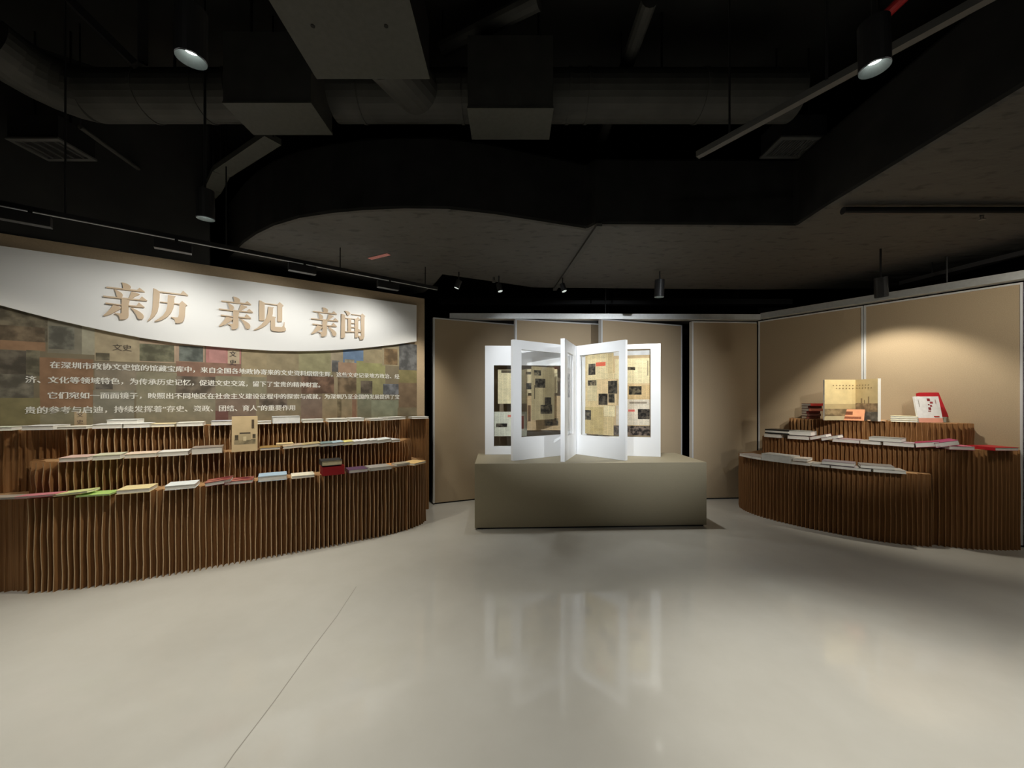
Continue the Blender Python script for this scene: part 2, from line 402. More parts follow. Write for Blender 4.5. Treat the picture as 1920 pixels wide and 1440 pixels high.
ROWS = [
 ('在深圳市政协文史馆的馆藏宝库中，来自全国各地政协寄来的文史资料熠熠生辉，这些文史记录地方政治、经', 95, 748, 1.812),
 ('济、文化等领域特色，为传承历史记忆，促进文史交流，留下了宝贵的精神财富。', 49, 600, 1.678),
 ('它们宛如一面面镜子，映照出不同地区在社会主义建设征程中的探索与成就，为深圳乃至全国的发展提供了宝', 91, 748, 1.541),
 ('贵的参考与启迪，持续发挥着“存史、资政、团结、育人”的重要作用', 48, 553, 1.411),
]
for body, xa, xb, z in ROWS:
    sa = wall_sz(xa, 740)[0]; sb = wall_sz(xb, 740)[0]
    t = text_mesh(body, TEXTW, .0015, 0.0, .0038, collage, 'text_line', width=sa - sb)
    if t: t.matrix_local = wall_basis(WL(sa, .0105, z) - mo)
for body, x, y, hgt, m_ in (('文史', 230, 652, .062, (.16,.13,.10)), ('文', 437, 664, .058, (.06,.05,.05)), ('史', 437, 680, .058, (.06,.05,.05)), ('文', 151, 778, .04, (.15,.12,.09)), ('史', 151, 791, .04, (.15,.12,.09))):
    s, z = wall_sz(x, y)
    t = text_mesh(body, mat('printed_ink', m_, .7), 0, 0.0, .002, collage, 'printed_characters', height=hgt)
    if t:
        wdt = max(v.co.x for v in t.data.vertices)
        t.matrix_local = wall_basis(WL(s + wdt/2, .0106, z) - mo)

# --- white title board with its curved lower edge
title = thing('title_board', 'white title board with curved lower edge and large tan characters above the mural', 'sign', WL(2, 0, 2.0))
to_ = Vector(title.location)
low = [(-260,500),(-120,540),(0,572),(52,586),(105,599.5),(160,612),(211,623),(270,634),(330,643),(375,647.5),(420,651.5),(468,655),(514,657.6),(560,658.3),(595,657.8),(629,656.4),(665,653.8),(698,650.7),(740,646),(781,640)]
lowsz = [wall_sz(x, y, .04) for x, y in low]
zt_r = wall_sz(781, 571.5, .04)[1]; zt_l = wall_sz(0, 462, .04)[1]; zt = (zt_r + zt_l)/2
outl = [(lowsz[0][0], zt)] + lowsz + [(lowsz[-1][0], zt)]
def wall_prism(outline, d0, d1, org):
    """outline in (s, z), extruded from d0 to d1 off the wall"""
    m = MB(); n = len(outline)
    area = sum(outline[i][0]*outline[(i+1)%n][1]-outline[(i+1)%n][0]*outline[i][1] for i in range(n))
    if area > 0: outline = outline[::-1]
    vs = [WL(s, d0, z)-org for s, z in outline] + [WL(s, d1, z)-org for s, z in outline]
    m.mesh(vs, [tuple(range(n-1,-1,-1)), tuple(range(n, 2*n))] + [(i, (i+1)%n, n+(i+1)%n, n+i) for i in range(n)])
    return m
wall_prism(outl, .0095, .04, to_).build('board', WHITEB, title)
# characters, stroke by stroke (corner points read in the frame of one zoomed view)
def V(x0, y0, k, strokes): return [[(x0 + x/k, y0 + y/k) for x, y in s] for s in strokes]
QIN = V(180, 520, 10.667, [
 [(510,100),(560,108),(615,125),(660,148),(685,172),(690,195),(672,232),(658,248),(548,238),(535,180),(528,140)],
 [(205,185),(232,186),(820,252),(872,208),(972,284),(966,297),(820,280),(208,208)],
 [(368,238),(395,248),(450,275),(500,302),(525,328),(530,352),(518,385),(500,402),(440,398),(415,372),(400,320),(385,280)],
 [(712,282),(790,305),(870,332),(862,346),(775,385),(715,420),(655,418),(680,360),(698,310)],
 [(140,366),(165,366),(865,438),(920,382),(1018,458),(1014,474),(860,462),(145,392)],
 [(188,506),(212,505),(515,545),(515,562),(192,530)],
 [(655,553),(810,566),(858,502),(970,590),(962,605),(812,594),(655,578)],
 [(512,428),(668,448),(662,486),(648,520),(648,760),(636,802),(602,830),(545,844),(476,842),(466,790),(440,755),(366,722),(384,712),(440,716),(505,722),(512,705)],
 [(338,552),(415,568),(505,602),(500,625),(430,665),(300,735),(200,765),(148,770),(152,755),(210,705),(275,640),(318,585)],
 [(692,606),(720,608),(790,640),(880,690),(930,730),(952,770),(948,806),(930,832),(885,842),(850,832),(828,810),(800,740),(752,672)],
])
LI = V(180, 520, 10.667, [
 [(1150,215),(1200,236),(1270,280),(1268,400),(1255,560),(1225,690),(1160,785),(1100,835),(1032,880),(1022,874),(1075,805),(1110,720),(1130,600),(1142,420)],
 [(1262,278),(1400,292),(1690,328),(1742,268),(1838,352),(1832,370),(1690,350),(1400,316),(1262,302)],
 [(1280,482),(1432,496),(1432,512),(1284,498)],
 [(1438,352),(1590,376),(1562,402),(1560,520),(1545,610),(1500,705),(1420,790),(1330,845),(1230,878),(1165,886),(1172,874),(1260,822),(1340,760),(1400,670),(1428,560)],
 [(1556,512),(1668,525),(1722,470),(1822,556),(1790,572),(1782,640),(1775,770),(1755,850),(1720,900),(1660,915),(1586,914),(1580,868),(1560,832),(1494,798),(1510,790),(1590,802),(1640,800),(1660,740),(1668,548),(1556,530)],
])
JIAN = V(400, 540, 13.24, [
 [(1142,305),(1200,326),(1275,366),(1275,780),(1262,806),(1180,810),(1140,800),(1135,560)],
 [(1272,372),(1590,405),(1645,350),(1742,432),(1735,448),(1712,462),(1712,800),(1700,832),(1620,838),(1590,825),(1592,430),(1272,394)],
 [(1362,462),(1505,482),(1482,508),(1478,640),(1455,740),(1400,840),(1320,920),(1200,990),(1090,1030),(1008,1048),(1005,1036),(1090,990),(1190,905),(1280,800),(1335,690),(1355,560)],
 [(1440,700),(1562,720),(1535,748),(1535,962),(1700,972),(1735,930),(1755,845),(1770,850),(1766,965),(1800,1005),(1800,1050),(1770,1076),(1640,1082),(1500,1072),(1440,1050),(1420,1000),(1425,800)],
])
WEN = V(570, 565, 14.77, [
 [(1122,262),(1180,264),(1240,285),(1280,322),(1282,345),(1255,380),(1232,396),(1198,390),(1180,330),(1150,285)],
 [(1038,345),(1160,378),(1140,400),(1136,985),(1115,1008),(1060,1020),(1022,1015),(1030,700)],
 [(1312,350),(1335,350),(1580,378),(1612,336),(1692,404),(1690,428),(1675,440),(1672,980),(1655,1030),(1620,1058),(1545,1066),(1540,1020),(1520,985),(1490,965),(1495,945),(1575,962),(1585,940),(1580,402),(1315,366)],
 [(1158,452),(1182,456),(1448,482),(1495,434),(1570,510),(1505,522),(1500,985),(1480,1002),(1410,1005),(1408,494),(1162,478)],
 [(1218,478),(1305,486),(1302,838),(1216,838)],
 [(1300,592),(1412,594),(1412,614),(1300,612)],
 [(1300,706),(1412,708),(1412,730),(1300,728)],
 [(1152,828),(1412,830),(1412,852),(1155,854)],
 [(1498,768),(1528,768),(1575,832),(1580,858),(1498,850)],
])
def glyph(strokes):
    return [[wall_sz(x, y, .055) for x, y in s] for s in strokes]
qin = glyph(QIN); q0 = wall_sz(199.2, 537.8, .055)
# stroke edges share one slant in the view; level each character on the wall
def character(strokes, ds=0.0, dz=0.0):
    m = MB()
    for k, s in enumerate(strokes):
        m2 = wall_prism([(a+ds, b+dz) for a, b in s], .0405, .056 + k*.0002, to_)
        m.mesh(m2.v, m2.f)
    return m.build('title_character', LETTER, title)
character(qin)
for x, y in ((414.7, 563.8), (586.9, 583.3)):
    p = wall_sz(x, y, .055)
    character(qin, p[0]-q0[0], p[1]-q0[1])
for g in (LI, JIAN, WEN): character(glyph(g))

# ------------------------------------------------------------------ pleated paper shelves
def smooth(pts, step=.012):
    P = [Vector(p) for p in pts]; P = [2*P[0]-P[1]] + P + [2*P[-1]-P[-2]]
    out = []
    for i in range(1, len(P)-2):
        a, b, c, d = P[i-1:i+3]; n = max(2, int((c-b).length/step))
        for k in range(n):
            t = k/n
            out.append(.5*((2*b) + (c-a)*t + (2*a-5*b+4*c-d)*t*t + (3*b-a-3*c+d)*t**3))
    out.append(P[-2]); return out
def resample(pts, step):
    L = [0.0]
    for a, b in zip(pts, pts[1:]): L.append(L[-1] + (b-a).length)
    n = max(2, round(L[-1]/step)); out = []; j = 0
    for i in range(n+1):
        t = L[-1]*i/n
        while j < len(L)-2 and L[j+1] < t: j += 1
        f = (t-L[j])/max(1e-9, L[j+1]-L[j]); out.append(pts[j].lerp(pts[j+1], min(1, f)))
    return out
def outward(pts):
    r = []
    for i in range(len(pts)):
        t = (pts[min(i+1, len(pts)-1)] - pts[max(i-1, 0)]).normalized(); r.append(Vector((t.y, -t.x)))
    return r
def inside(p, poly):
    c = False; n = len(poly)
    for i in range(n):
        a, b = poly[i], poly[i-1]
        if (a[1] > p[1]) != (b[1] > p[1]) and p[0] < (b[0]-a[0])*(p[1]-a[1])/(b[1]-a[1])+a[0]: c = not c
    return c
AMP = .068
PLEATS = []
def pleat_mesh(seed, edge):
    rnd = random.Random(seed); vs = []; fs = []; rows = 5
    ph = rnd.random()*6; a1 = rnd.uniform(.02, .075); lean = rnd.uniform(-.05, .05)
    for i in range(rows+1):
        z = i/rows; wob = a1*math.sin(ph + z*7.0) + lean*(z-.5)
        if i == 0: wob *= .6
        dep = AMP*(1 + .06*math.sin(ph*2 + z*9))
        vs += [(0, 0, z), (.34+wob*.6, -dep*.42, z), (.42+wob, -dep, z), (.58+wob, -dep, z), (.66+wob*.6, -dep*.42, z), (1, 0, z)]
    for i in range(rows):
        a = 6*i; b = a+6
        fs += [(a+k, a+k+1, b+k+1, b+k) for k in range(5)]
    t = 6*rows
    fs += [(t, t+1, t+4, t+5), (t+1, t+2, t+3, t+4), (5, 4, 1, 0), (4, 3, 2, 1)]
    me = bpy.data.meshes.new('pleat'); me.from_pydata(vs, [], fs); me.materials.append(KRAFT); me.materials.append(edge)
    for i in range(rows): me.polygons[5*i+2].material_index = 1
    me.update()
    return me
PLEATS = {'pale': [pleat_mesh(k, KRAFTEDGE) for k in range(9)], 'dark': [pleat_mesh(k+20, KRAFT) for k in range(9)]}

class Shelf:
    def __init__(self, name, label, W, origin, edge='pale'):
        self.edge = edge
        self.root = thing(name, label, 'shelf', origin); self.o = Vector(origin); self.W = W; self.curves = {}; self.polys = {}; self.polys_of = {}
    def tier(self, sd, z, lower, name, pitch=.041, flat=None):
        plan = [self.W(s, d).xy for s, d in smooth_sd(sd)]
        base = resample(plan, pitch); nr = outward(base)
        valley = base
        self.curves[name] = (valley, nr, z)
        back = [self.W(sd[-1][0], .015).xy, self.W(sd[0][0], .015).xy]
        poly = [p for p in valley] + back
        self.polys[name] = poly
        m = MB()
        m.prism([(p.x-self.o.x, p.y-self.o.y) for p in poly], z-.012, z-.002, 1)
        inn = [p - n*.004 for p, n in zip(valley, nr)]
        body = m
        low = [(poly2, z2) for poly2, z2 in lower]
        def zb(p):
            for poly2, z2 in low:
                if inside(p, poly2): return z2
            return 0.0
        for i in range(len(inn)-1):
            b = zb((inn[i]+inn[i+1])/2)
            a, c = inn[i]-self.o.xy, inn[i+1]-self.o.xy
            m.mesh([(a.x,a.y,b),(c.x,c.y,b),(c.x,c.y,z-.012),(a.x,a.y,z-.012)], [(0,1,2,3)], 0)
        body = m.build(name, [KRAFT, KRAFTTOP], self.root)
        for i in range(len(valley)-1):
            a, c = valley[i], valley[i+1]; t = c-a
            mid = (a+c)/2 + nr[i]*.02; b = zb(mid)
            fl = flat is not None and flat((mid-WR).dot(WU))
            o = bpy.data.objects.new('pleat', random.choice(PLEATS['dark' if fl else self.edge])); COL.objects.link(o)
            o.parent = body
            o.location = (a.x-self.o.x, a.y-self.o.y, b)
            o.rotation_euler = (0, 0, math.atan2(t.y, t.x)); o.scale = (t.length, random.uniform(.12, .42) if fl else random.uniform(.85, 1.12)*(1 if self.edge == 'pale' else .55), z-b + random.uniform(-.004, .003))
        return poly
    def hit(self, tier, px, over):
        """where the sight line of column px meets the ridge line of a tier, moved out by over"""
        pts, nr, z = self.curves[tier]
        P = [p + n*(AMP+over) for p, n in zip(pts, nr)]
        k = (px-960)/F; best = None
        for a, b in zip(P, P[1:]):
            fa = a.x-k*a.y; fb = b.x-k*b.y
            if fa*fb <= 0 and fa != fb:
                q = a.lerp(b, fa/(fa-fb))
                if best is None or q.y < best.y: best = q
        if best is None:
            best = min(P, key=lambda p: abs(p.x-k*p.y))
        return best
def smooth_sd(sd): return [(p.x, p.y) for p in smooth(sd)]

longshelf = Shelf('pleated_shelf', 'long three-tier pleated kraft paper bookshelf curving along the mural wall', WL, tuple(WL(2, .4)))
T1, T2, T3 = .735, 1.0, 1.25
p1 = longshelf.tier([(4.6,.06),(4.3,.07),(3.95,.12),(3.8,.25),(3.61,.37),(3.28,.54),(2.89,.66),(2.2,.72),(1.42,.755),(.75,.745),(.42,.665),(.26,.52),(.21,.3),(.2,.15)], T1, [], 'tier', flat=lambda q: q > 3.42)
longshelf.curves['low'] = longshelf.curves['tier']; longshelf.polys_of['low'] = longshelf.polys['tier']
p2 = longshelf.tier([(3.45,.14),(3.42,.3),(3.36,.40),(3.2,.45),(2.8,.47),(1.8,.49),(1.0,.50),(.66,.49),(.46,.41),(.36,.28),(.33,.15)], T2, [(p1, T1)], 'tier')
longshelf.curves['mid'] = longshelf.curves['tier']; longshelf.polys_of['mid'] = longshelf.polys['tier']
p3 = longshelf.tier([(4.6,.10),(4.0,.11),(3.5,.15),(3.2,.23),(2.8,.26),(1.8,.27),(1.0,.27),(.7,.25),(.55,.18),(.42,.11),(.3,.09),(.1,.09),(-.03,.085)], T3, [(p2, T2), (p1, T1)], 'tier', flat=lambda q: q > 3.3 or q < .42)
longshelf.curves['top'] = longshelf.curves['tier']; longshelf.polys_of['top'] = longshelf.polys['tier']

CR = Vector((3.753, 5.87)); CV = Vector((.594, -.804)).normalized(); CN = Vector((-.804, -.594)).normalized()
def WC(s, d, z=0.0):
    p = CR + CV*s + CN*d
    return Vector((p.x, p.y, z))
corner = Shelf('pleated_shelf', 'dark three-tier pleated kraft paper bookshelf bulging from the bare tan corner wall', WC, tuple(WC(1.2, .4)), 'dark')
q1 = corner.tier([(.02,.45),(.03,.63),(.16,.82),(.37,.955),(.74,1.03),(1.17,1.0),(1.54,.92),(1.78,.78),(1.86,.68)], .74, [], 'tier')
corner.curves['low'] = corner.curves['tier']; corner.polys_of['low'] = corner.polys['tier']
q2 = corner.tier([(.24,.06),(.25,.3),(.28,.48),(.38,.57),(.7,.585),(1.2,.585),(1.6,.60),(1.86,.61),(2.04,.53),(2.24,.34),(2.40,.10)], 1.0, [(q1, .74)], 'tier')
corner.curves['mid'] = corner.curves['tier']; corner.polys_of['mid'] = corner.polys['tier']
q3 = corner.tier([(.5,.06),(.51,.2),(.57,.29),(.8,.32),(1.2,.33),(1.6,.33),(1.88,.31),(2.04,.22),(2.09,.06)], 1.25, [(q2, 1.0), (q1, .74)], 'tier')
corner.curves['top'] = corner.curves['tier']; corner.polys_of['top'] = corner.polys['tier']

# ------------------------------------------------------------------ books
MATS = {}
def cmat(c, rough=.45):
    if c not in MATS: MATS[c] = mat('book_cover', lin(tuple(min(236, v*1.12) for v in c)), rough, .4, .07, 25)
    return MATS[c]
SUN = None
def sunset_mat():
    m, nt, b = new_mat('sunset_cover')
    tc = nt.nodes.new('ShaderNodeTexCoord'); mp = nt.nodes.new('ShaderNodeMapping'); mp.inputs['Scale'].default_value = (3, 14, 1)
    n = nt.nodes.new('ShaderNodeTexNoise'); n.inputs['Scale'].default_value = 1.6; n.inputs['Detail'].default_value = 3
    cr = nt.nodes.new('ShaderNodeValToRGB')
    e = cr.color_ramp.elements; e[0].position = .40; e[0].color = (.03, .012, .03, 1); e[1].position = .62; e[1].color = (.8, .5, .35, 1)
    x = e.new(.5); x.color = (.35, .06, .05, 1)
    nt.links.new(tc.outputs['Object'], mp.inputs[0]); nt.links.new(mp.outputs[0], n.inputs['Vector']); nt.links.new(n.outputs[0], cr.inputs[0]); nt.links.new(cr.outputs[0], b.inputs['Base Color'])
    b.inputs['Roughness'].default_value = .3
    return m
SUN = sunset_mat()
ORD = ['', 'first', 'second', 'third', 'fourth', 'fifth', 'sixth', 'seventh', 'eighth', 'ninth', 'tenth', 'eleventh', 'twelfth', 'thirteenth', 'fourteenth', 'fifteenth', 'sixteenth', 'seventeenth', 'eighteenth', 'nineteenth', 'twentieth']
def book_parts(root, w_, dp, h, cover, page=None, spine='back', board=.0028, soft=False):
    """lying book, local x = front edge, y = depth, z = up; cover of two boards and a spine, page block inside"""
    cm = cover if not isinstance(cover, tuple) else cmat(cover)
    pm = PAGES if page is None else cmat(page, .8)
    b = min(board, h*.3); e = .0 if soft else .004
    m = MB()
    m.box((0, 0, 0), (w_, dp, b)); m.box((0, 0, h-b), (w_, dp, h))
    if spine == 'back': m.box((0, dp-b, b), (w_, dp, h-b)); pb = ((e, e, b), (w_-e, dp-b, h-b))
    elif spine == 'left': m.box((0, 0, b), (b, dp, h-b)); pb = ((b, e, b), (w_-e, dp-e, h-b))
    elif spine == 'right': m.box((w_-b, 0, b), (w_, dp, h-b)); pb = ((e, e, b), (w_-b, dp-e, h-b))
    else: m.box((0, 0, b), (w_, b, h-b)); pb = ((e, b, b), (w_-e, dp-e, h-b))
    m.build('cover', cm, root)
    m = MB(); m.box(*pb); m.build('page_block', pm, root)
def lay(shelf, tier, xl, xr, th, cover, desc, where, lift=0.0, over=.03, dp=.2, spine='back', tilt=0.0, page=None, group=None, soft=False, turn=0.0, back=0.0, board=.0028):
    a = shelf.hit(tier, xl, over); b = shelf.hit(tier, xr, over)
    z = shelf.curves[tier][2]
    t = b-a; L = max(.06, t.length); rz = math.atan2(t.y, t.x) + turn
    h = th*((a.y+b.y)/2)/F
    p = Vector((a.x, a.y))
    up = {'low': 'mid', 'mid': 'top'}.get(tier)
    ex = Vector((math.cos(rz), math.sin(rz))); ey = Vector((-ex.y, ex.x))
    while dp > .06:
        ok = True
        for i in range(7):
            q = p + ex*(L*i/6) + ey*(dp+back)
            if up:
                vp, vn, _ = shelf.curves[up]
                j = min(range(len(vp)), key=lambda j: (vp[j]-q).length)
                if (q-vp[j]).dot(vn[j]) < AMP+.012 and (q-vp[j]).length < .3: ok = False
                if inside(q, shelf.polys_of[up]): ok = False
            if (q-shelf.W(0, 0).xy).dot((shelf.W(0, 1)-shelf.W(0, 0)).xy) < .03: ok = False
        if ok: break
        dp -= .01
    if back: p += Vector((-math.sin(rz), math.cos(rz)))*back
    o = thing('book', desc + ' ' + where, 'book', (p.x, p.y, z + lift + .001), rz, group)
    o.rotation_euler = (0, -tilt, rz)
    if tilt < 0: o.location.z += L*math.sin(-tilt)
    book_parts(o, L, dp, h, cover, page, spine, board, soft)
    o['top'] = h
    return o, h

GW = (214, 216, 208)
def row(shelf, tier, shelfname, tiername, items):
    n = 0
    for it in items:
        xl, xr, th, cover, desc = it[:5]; kw = dict(it[5]) if len(it) > 5 else {}
        where = kw.pop('where', None)
        if where is None:
            n += 1; where = f'{ORD[n]} from left on {shelfname} {tiername} tier'
        lay(shelf, tier, xl, xr, th, cover, desc, where, group=f'books on the {tiername} tier of the {shelfname}', **kw)

LS = 'mural shelf'
row(longshelf, 'top', LS, 'top', [
 (-30, 22, 7, (206,212,196), 'pale greenish paperback cut by the frame'),
 (39, 100, 8, (226,226,216), 'plain white paperback'),
 (105, 162, 5, (214,208,196), 'thin off-white booklet', dict(tilt=.01)),
 (172, 229, 8, (232,232,226), 'bright white book under another'),
 (230, 281, 8, (232,232,226), 'bright white book touching its twin'),
 (199, 258, 8, (206,210,208), 'pale grey book', dict(where='lying across two white books on the mural-side top tier', lift=.036, over=.01)),
 (283, 328, 6, (214,196,158), 'thin cream booklet'),
 (330, 381, 7, (222,210,200), 'white paperback with pinkish cover'),
 (395, 440, 8, (176,178,186), 'grey-white book half behind propped tan book'),
 (443, 509, 5, (196,196,192), 'thin grey-white booklet'),
 (511, 563, 13, (166,168,168), 'thick grey boxed book', dict(spine='left', page=(206,208,208))),
 (568, 607, 6, (200,200,192), 'white paperback beside thick grey book'),
 (616, 652, 6, (212,210,202), 'white paperback with curling cover'),
 (656, 683, 6, (224,222,208), 'small white paperback'),
 (696, 720, 4, (222,220,206), 'thin white booklet'),
 (727, 761, 5, (224,222,206), 'thin white booklet above end pleats'),
 (773, 804, 4, (226,224,210), 'thin white booklet at the very end'),
])
row(longshelf, 'mid', LS, 'middle', [
 (109, 165, 8, (196,168,158), 'pinkish white paperback'),
 (172, 226, 9, (190,190,166), 'greenish cream paperback'),
 (232, 293, 8, (206,186,168), 'white paperback with brown picture cover'),
 (296, 353, 8, (206,204,198), 'plain white paperback'),
 (359, 417, 12, (132,122,112), 'thick hardback with dark grey boards', dict(spine='left')),
 (487, 526, 5, (138,112,66), 'olive brown paperback', dict(spine='left')),
 (519, 552, 3, (196,176,132), 'thin cream leaflet', dict(back=.09, lift=.03)),
 (531, 568, 5, (164,148,128), 'beige booklet', dict(tilt=.05)),
 (566, 602, 6, (158,142,104), 'tan booklet', dict(tilt=.06)),
 (598, 624, 6, (108,128,128), 'teal booklet', dict(tilt=.06)),
 (619, 646, 6, (150,170,180), 'pale blue booklet', dict(tilt=.07)),
 (643, 664, 6, (198,190,120), 'yellow-edged booklet', dict(tilt=.08)),
 (660, 678, 6, (222,222,220), 'white booklet with red edge', dict(tilt=.08)),
 (675, 694, 6, (216,216,214), 'white booklet leaning on its neighbour', dict(tilt=.1)),
 (689, 709, 6, (226,228,230), 'bright white booklet', dict(tilt=.1)),
 (708, 735, 6, (206,216,230), 'white booklet with pale blue cover', dict(tilt=.08)),
 (735, 751, 5, (228,226,222), 'small white booklet ending the fan'),
])
row(longshelf, 'low', LS, 'bottom', [
 (-40, 50, 4, (160,150,138), 'grey magazine cut by the frame', dict(tilt=.02, dp=.24)),
 (27, 104, 4, (190,120,128), 'pink and white magazine', dict(tilt=.05, dp=.24, lift=.006)),
 (99, 164, 4, (196,200,140), 'lime cream magazine', dict(tilt=.09, dp=.22, lift=.012)),
 (141, 205, 3, (160,190,110), 'lime green magazine', dict(dp=.22)),
 (217, 280, 8, (222,196,150), 'cream paperback'),
 (308, 366, 8, (206,212,222), 'white and pale blue paperback'),
 (384, 434, 7, SUN, 'dark paperback with sunset cover', dict(tilt=.10)),
 (420, 474, 6, SUN, 'dark sunset paperback lying flat', dict()),
 (484, 538, 10, (150,172,188), 'light blue hardback', dict(spine='left')),
 (547, 590, 5, (206,200,180), 'cream hardback with round emblem', dict(dp=.19)),
 (605, 646, 16, (128,14,22), 'thick deep red box', dict(spine='front', page=(110,12,20), dp=.22)),
 (603, 642, 9, (44,44,42), 'black covered book', dict(where='on top of the deep red box, bottom tier', lift=.099, spine='left', page=(180,170,140), dp=.2)),
 (654, 690, 6, (84,60,84), 'purple paperback', dict(spine='left')),
 (694, 735, 6, (150,146,140), 'grey paperback with mauve edge', dict(spine='left')),
 (722, 768, 4, (196,140,84), 'orange tan booklet', dict(back=.05)),
 (744, 769, 4, (156,148,130), 'curling grey leaflet', dict(dp=.12, lift=.022)),
 (777, 799, 4, (216,180,124), 'cream orange booklet at the bulge end'),
])
CS = 'corner shelf'
row(corner, 'low', CS, 'bottom', [
 (1386, 1410, 5, (166,158,154), 'flat grey booklet'),
 (1404, 1427, 5, (170,160,156), 'flat mauve-grey booklet', dict(lift=.0)),
 (1427, 1483, 13, (190,190,186), 'thick plain white box book', dict(page=(190,190,186))),
 (1482, 1518, 5, (196,190,180), 'white booklet in small pile'),
 (1486, 1514, 5, (206,196,184), 'small cream booklet', dict(where='topping the small pile on corner shelf bottom tier', lift=.04, tilt=.04)),
 (1521, 1556, 5, (160,158,152), 'grey paperback'),
 (1540, 1602, 6, (120,112,116), 'mauve-grey hardback', dict(where='bridging two grey paperbacks, corner shelf bottom tier', lift=.036)),
 (1557, 1604, 5, (156,146,148), 'grey-mauve paperback under a hardback'),
 (1600, 1634, 5, (150,146,142), 'grey paperback touching its neighbour'),
 (1613, 1678, 6, (116,112,108), 'dark grey hardback', dict(where='bridging the last two paperbacks, corner shelf bottom tier', lift=.033)),
 (1637, 1700, 6, (150,146,140), 'long grey paperback at the end'),
])
row(corner, 'mid', CS, 'middle', [
 (1432, 1462, 6, (182,178,172), 'white-edged book under a black one'),
 (1434, 1479, 8, (20,20,20), 'black covered book', dict(where='on the pile at the inner end, corner shelf middle tier', lift=.05, board=.016)),
 (1476, 1517, 6, (170,160,158), 'mauve-grey book under a grey one'),
 (1463, 1521, 8, (132,132,126), 'grey covered hardback', dict(where='lying across two books, corner shelf middle tier', lift=.05, over=.02)),
 (1519, 1552, 6, (128,80,84), 'dull red paperback tilted up', dict(tilt=.28)),
 (1540, 1574, 6, (104,92,100), 'dark mauve paperback tilted up', dict(tilt=.26)),
 (1560, 1611, 6, (150,130,134), 'mauve paperback lying flat'),
 (1612, 1651, 6, (158,156,150), 'grey paperback lying flat'),
 (1628, 1690, 7, (120,120,116), 'grey hardback with white edge', dict(where='on two paperbacks, corner shelf middle tier', lift=.042)),
 (1655, 1714, 7, (146,130,136), 'mauve hardback lying flat'),
 (1717, 1764, 9, (140,44,74), 'magenta covered book tilted up', dict(tilt=.16)),
 (1755, 1802, 9, (134,50,84), 'magenta book leaning on its neighbour', dict(tilt=.24, lift=.01)),
 (1780, 1829, 7, (170,90,110), 'pink book lying under a leaning one'),
 (1866, 1911, 6, (150,24,34), 'bright red covered hardback', dict(spine='left', dp=.26)),
])
# small pile of maroon-spined books and a cream pile on the corner shelf's top tier
zt3 = 1.25
k = 0.0
for i, (x, c) in enumerate(((1484, (96,52,40)), (1486, (70,40,34)), (1484, (96,30,26)), (1492, (110,60,46)), (1489, (70,24,22)), (1497, (120,30,26)))):
    o, h = lay(corner, 'top', x-2, x+36, 4.6, c, 'maroon-spined book', f'{("lowest","second","third","fourth","fifth","topmost")[i]} in the pile at inner end of corner shelf', lift=k, over=-.17, dp=.17, spine='right', turn=-.62, group='pile of maroon-spined books')
    k += h + .001
k = 0.0
for i, c in enumerate(((196,192,160), (206,202,172), (214,210,180))):
    o, h = lay(corner, 'top', 1669, 1721, 3.6, c, 'thin cream paperback', f'{("lowest","middle","topmost")[i]} in the pile of three behind corner shelf edge', lift=k, over=-.04, dp=.16, group='pile of cream paperbacks')
    k += h + .001
lay(corner, 'top', 1626, 1660, 2.2, (206,160,110), 'thin orange leaflet', 'lying by the open picture book on corner shelf', over=-.02, dp=.12)
lay(corner, 'top', 1545, 1566, 2.2, (222,212,186), 'thin cream leaflet', 'lying by the maroon pile on corner shelf', over=-.02, dp=.12)

# --- propped books
def tent(name, label, a, b, z, hgt, lean, foot, face_quads, mt, thick=.006, cat='book'):
    """two boards joined at the top: a = left foot, b = right foot of the front board (plan)"""
    t = (b-a); L = t.length; rz = math.atan2(t.y, t.x)
    root = thing(name, label, cat, (a.x, a.y, z+.001), rz)
    top = Vector((0, lean, hgt))
    m = MB(); e = Vector((0, thick, 0))
    m.mesh([(0,0,0),(L,0,0),(L,lean,hgt),(0,lean,hgt),(0,thick,0),(L,thick,0),(L,lean+thick,hgt),(0,lean+thick,hgt)], [(0,1,2,3),(7,6,5,4),(1,5,6,2),(4,0,3,7),(3,2,6,7),(0,4,5,1)])
    m.build('front_board', mt, root)
    m = MB(); f2 = lean+foot
    m.mesh([(0,lean+thick,hgt),(L,lean+thick,hgt),(L,f2,0),(0,f2,0),(0,lean+2*thick,hgt),(L,lean+2*thick,hgt),(L,f2+thick,0),(0,f2+thick,0)], [(0,1,2,3),(7,6,5,4),(1,5,6,2),(4,0,3,7),(3,2,6,7),(0,4,5,1)])
    m.build('rear_board', mt, root)
    if face_quads:
        qs = []
        for i, (u0, v0, u1, v1, c, kd) in enumerate(face_quads):
            off = -.0008 - i*.0002
            P = lambda u, v: (u*L, lean*v+off, hgt*v)
            qs.append(([P(u0,v0), P(u1,v0), P(u1,v1), P(u0,v1)], c, kd, (u1-u0)*L, (v1-v0)*hgt))
        printed('cover_print', qs, SOFTPRINT, root)
    return root, L
a = longshelf.hit('mid', 434, .015); b = longshelf.hit('mid', 483, .015)
gate, L = tent('propped_book', 'tan book propped upright like a tent, gate picture on its cover', a, b, T2, .34, .05, .16,
  [(0,0,1,1,(196,174,136),0),(.1,.20,.92,.34,(150,136,106),2),(.28,.32,.74,.50,(176,160,126),0),(.30,.50,.72,.535,(66,58,48),0),(.12,.33,.26,.47,(96,84,64),2),(.80,.36,.92,.48,(84,74,58),2),(.44,.30,.56,.42,(206,190,154),0),(.76,.66,.86,.90,(110,92,70),1)], cmat((190,166,128), .6), .008)
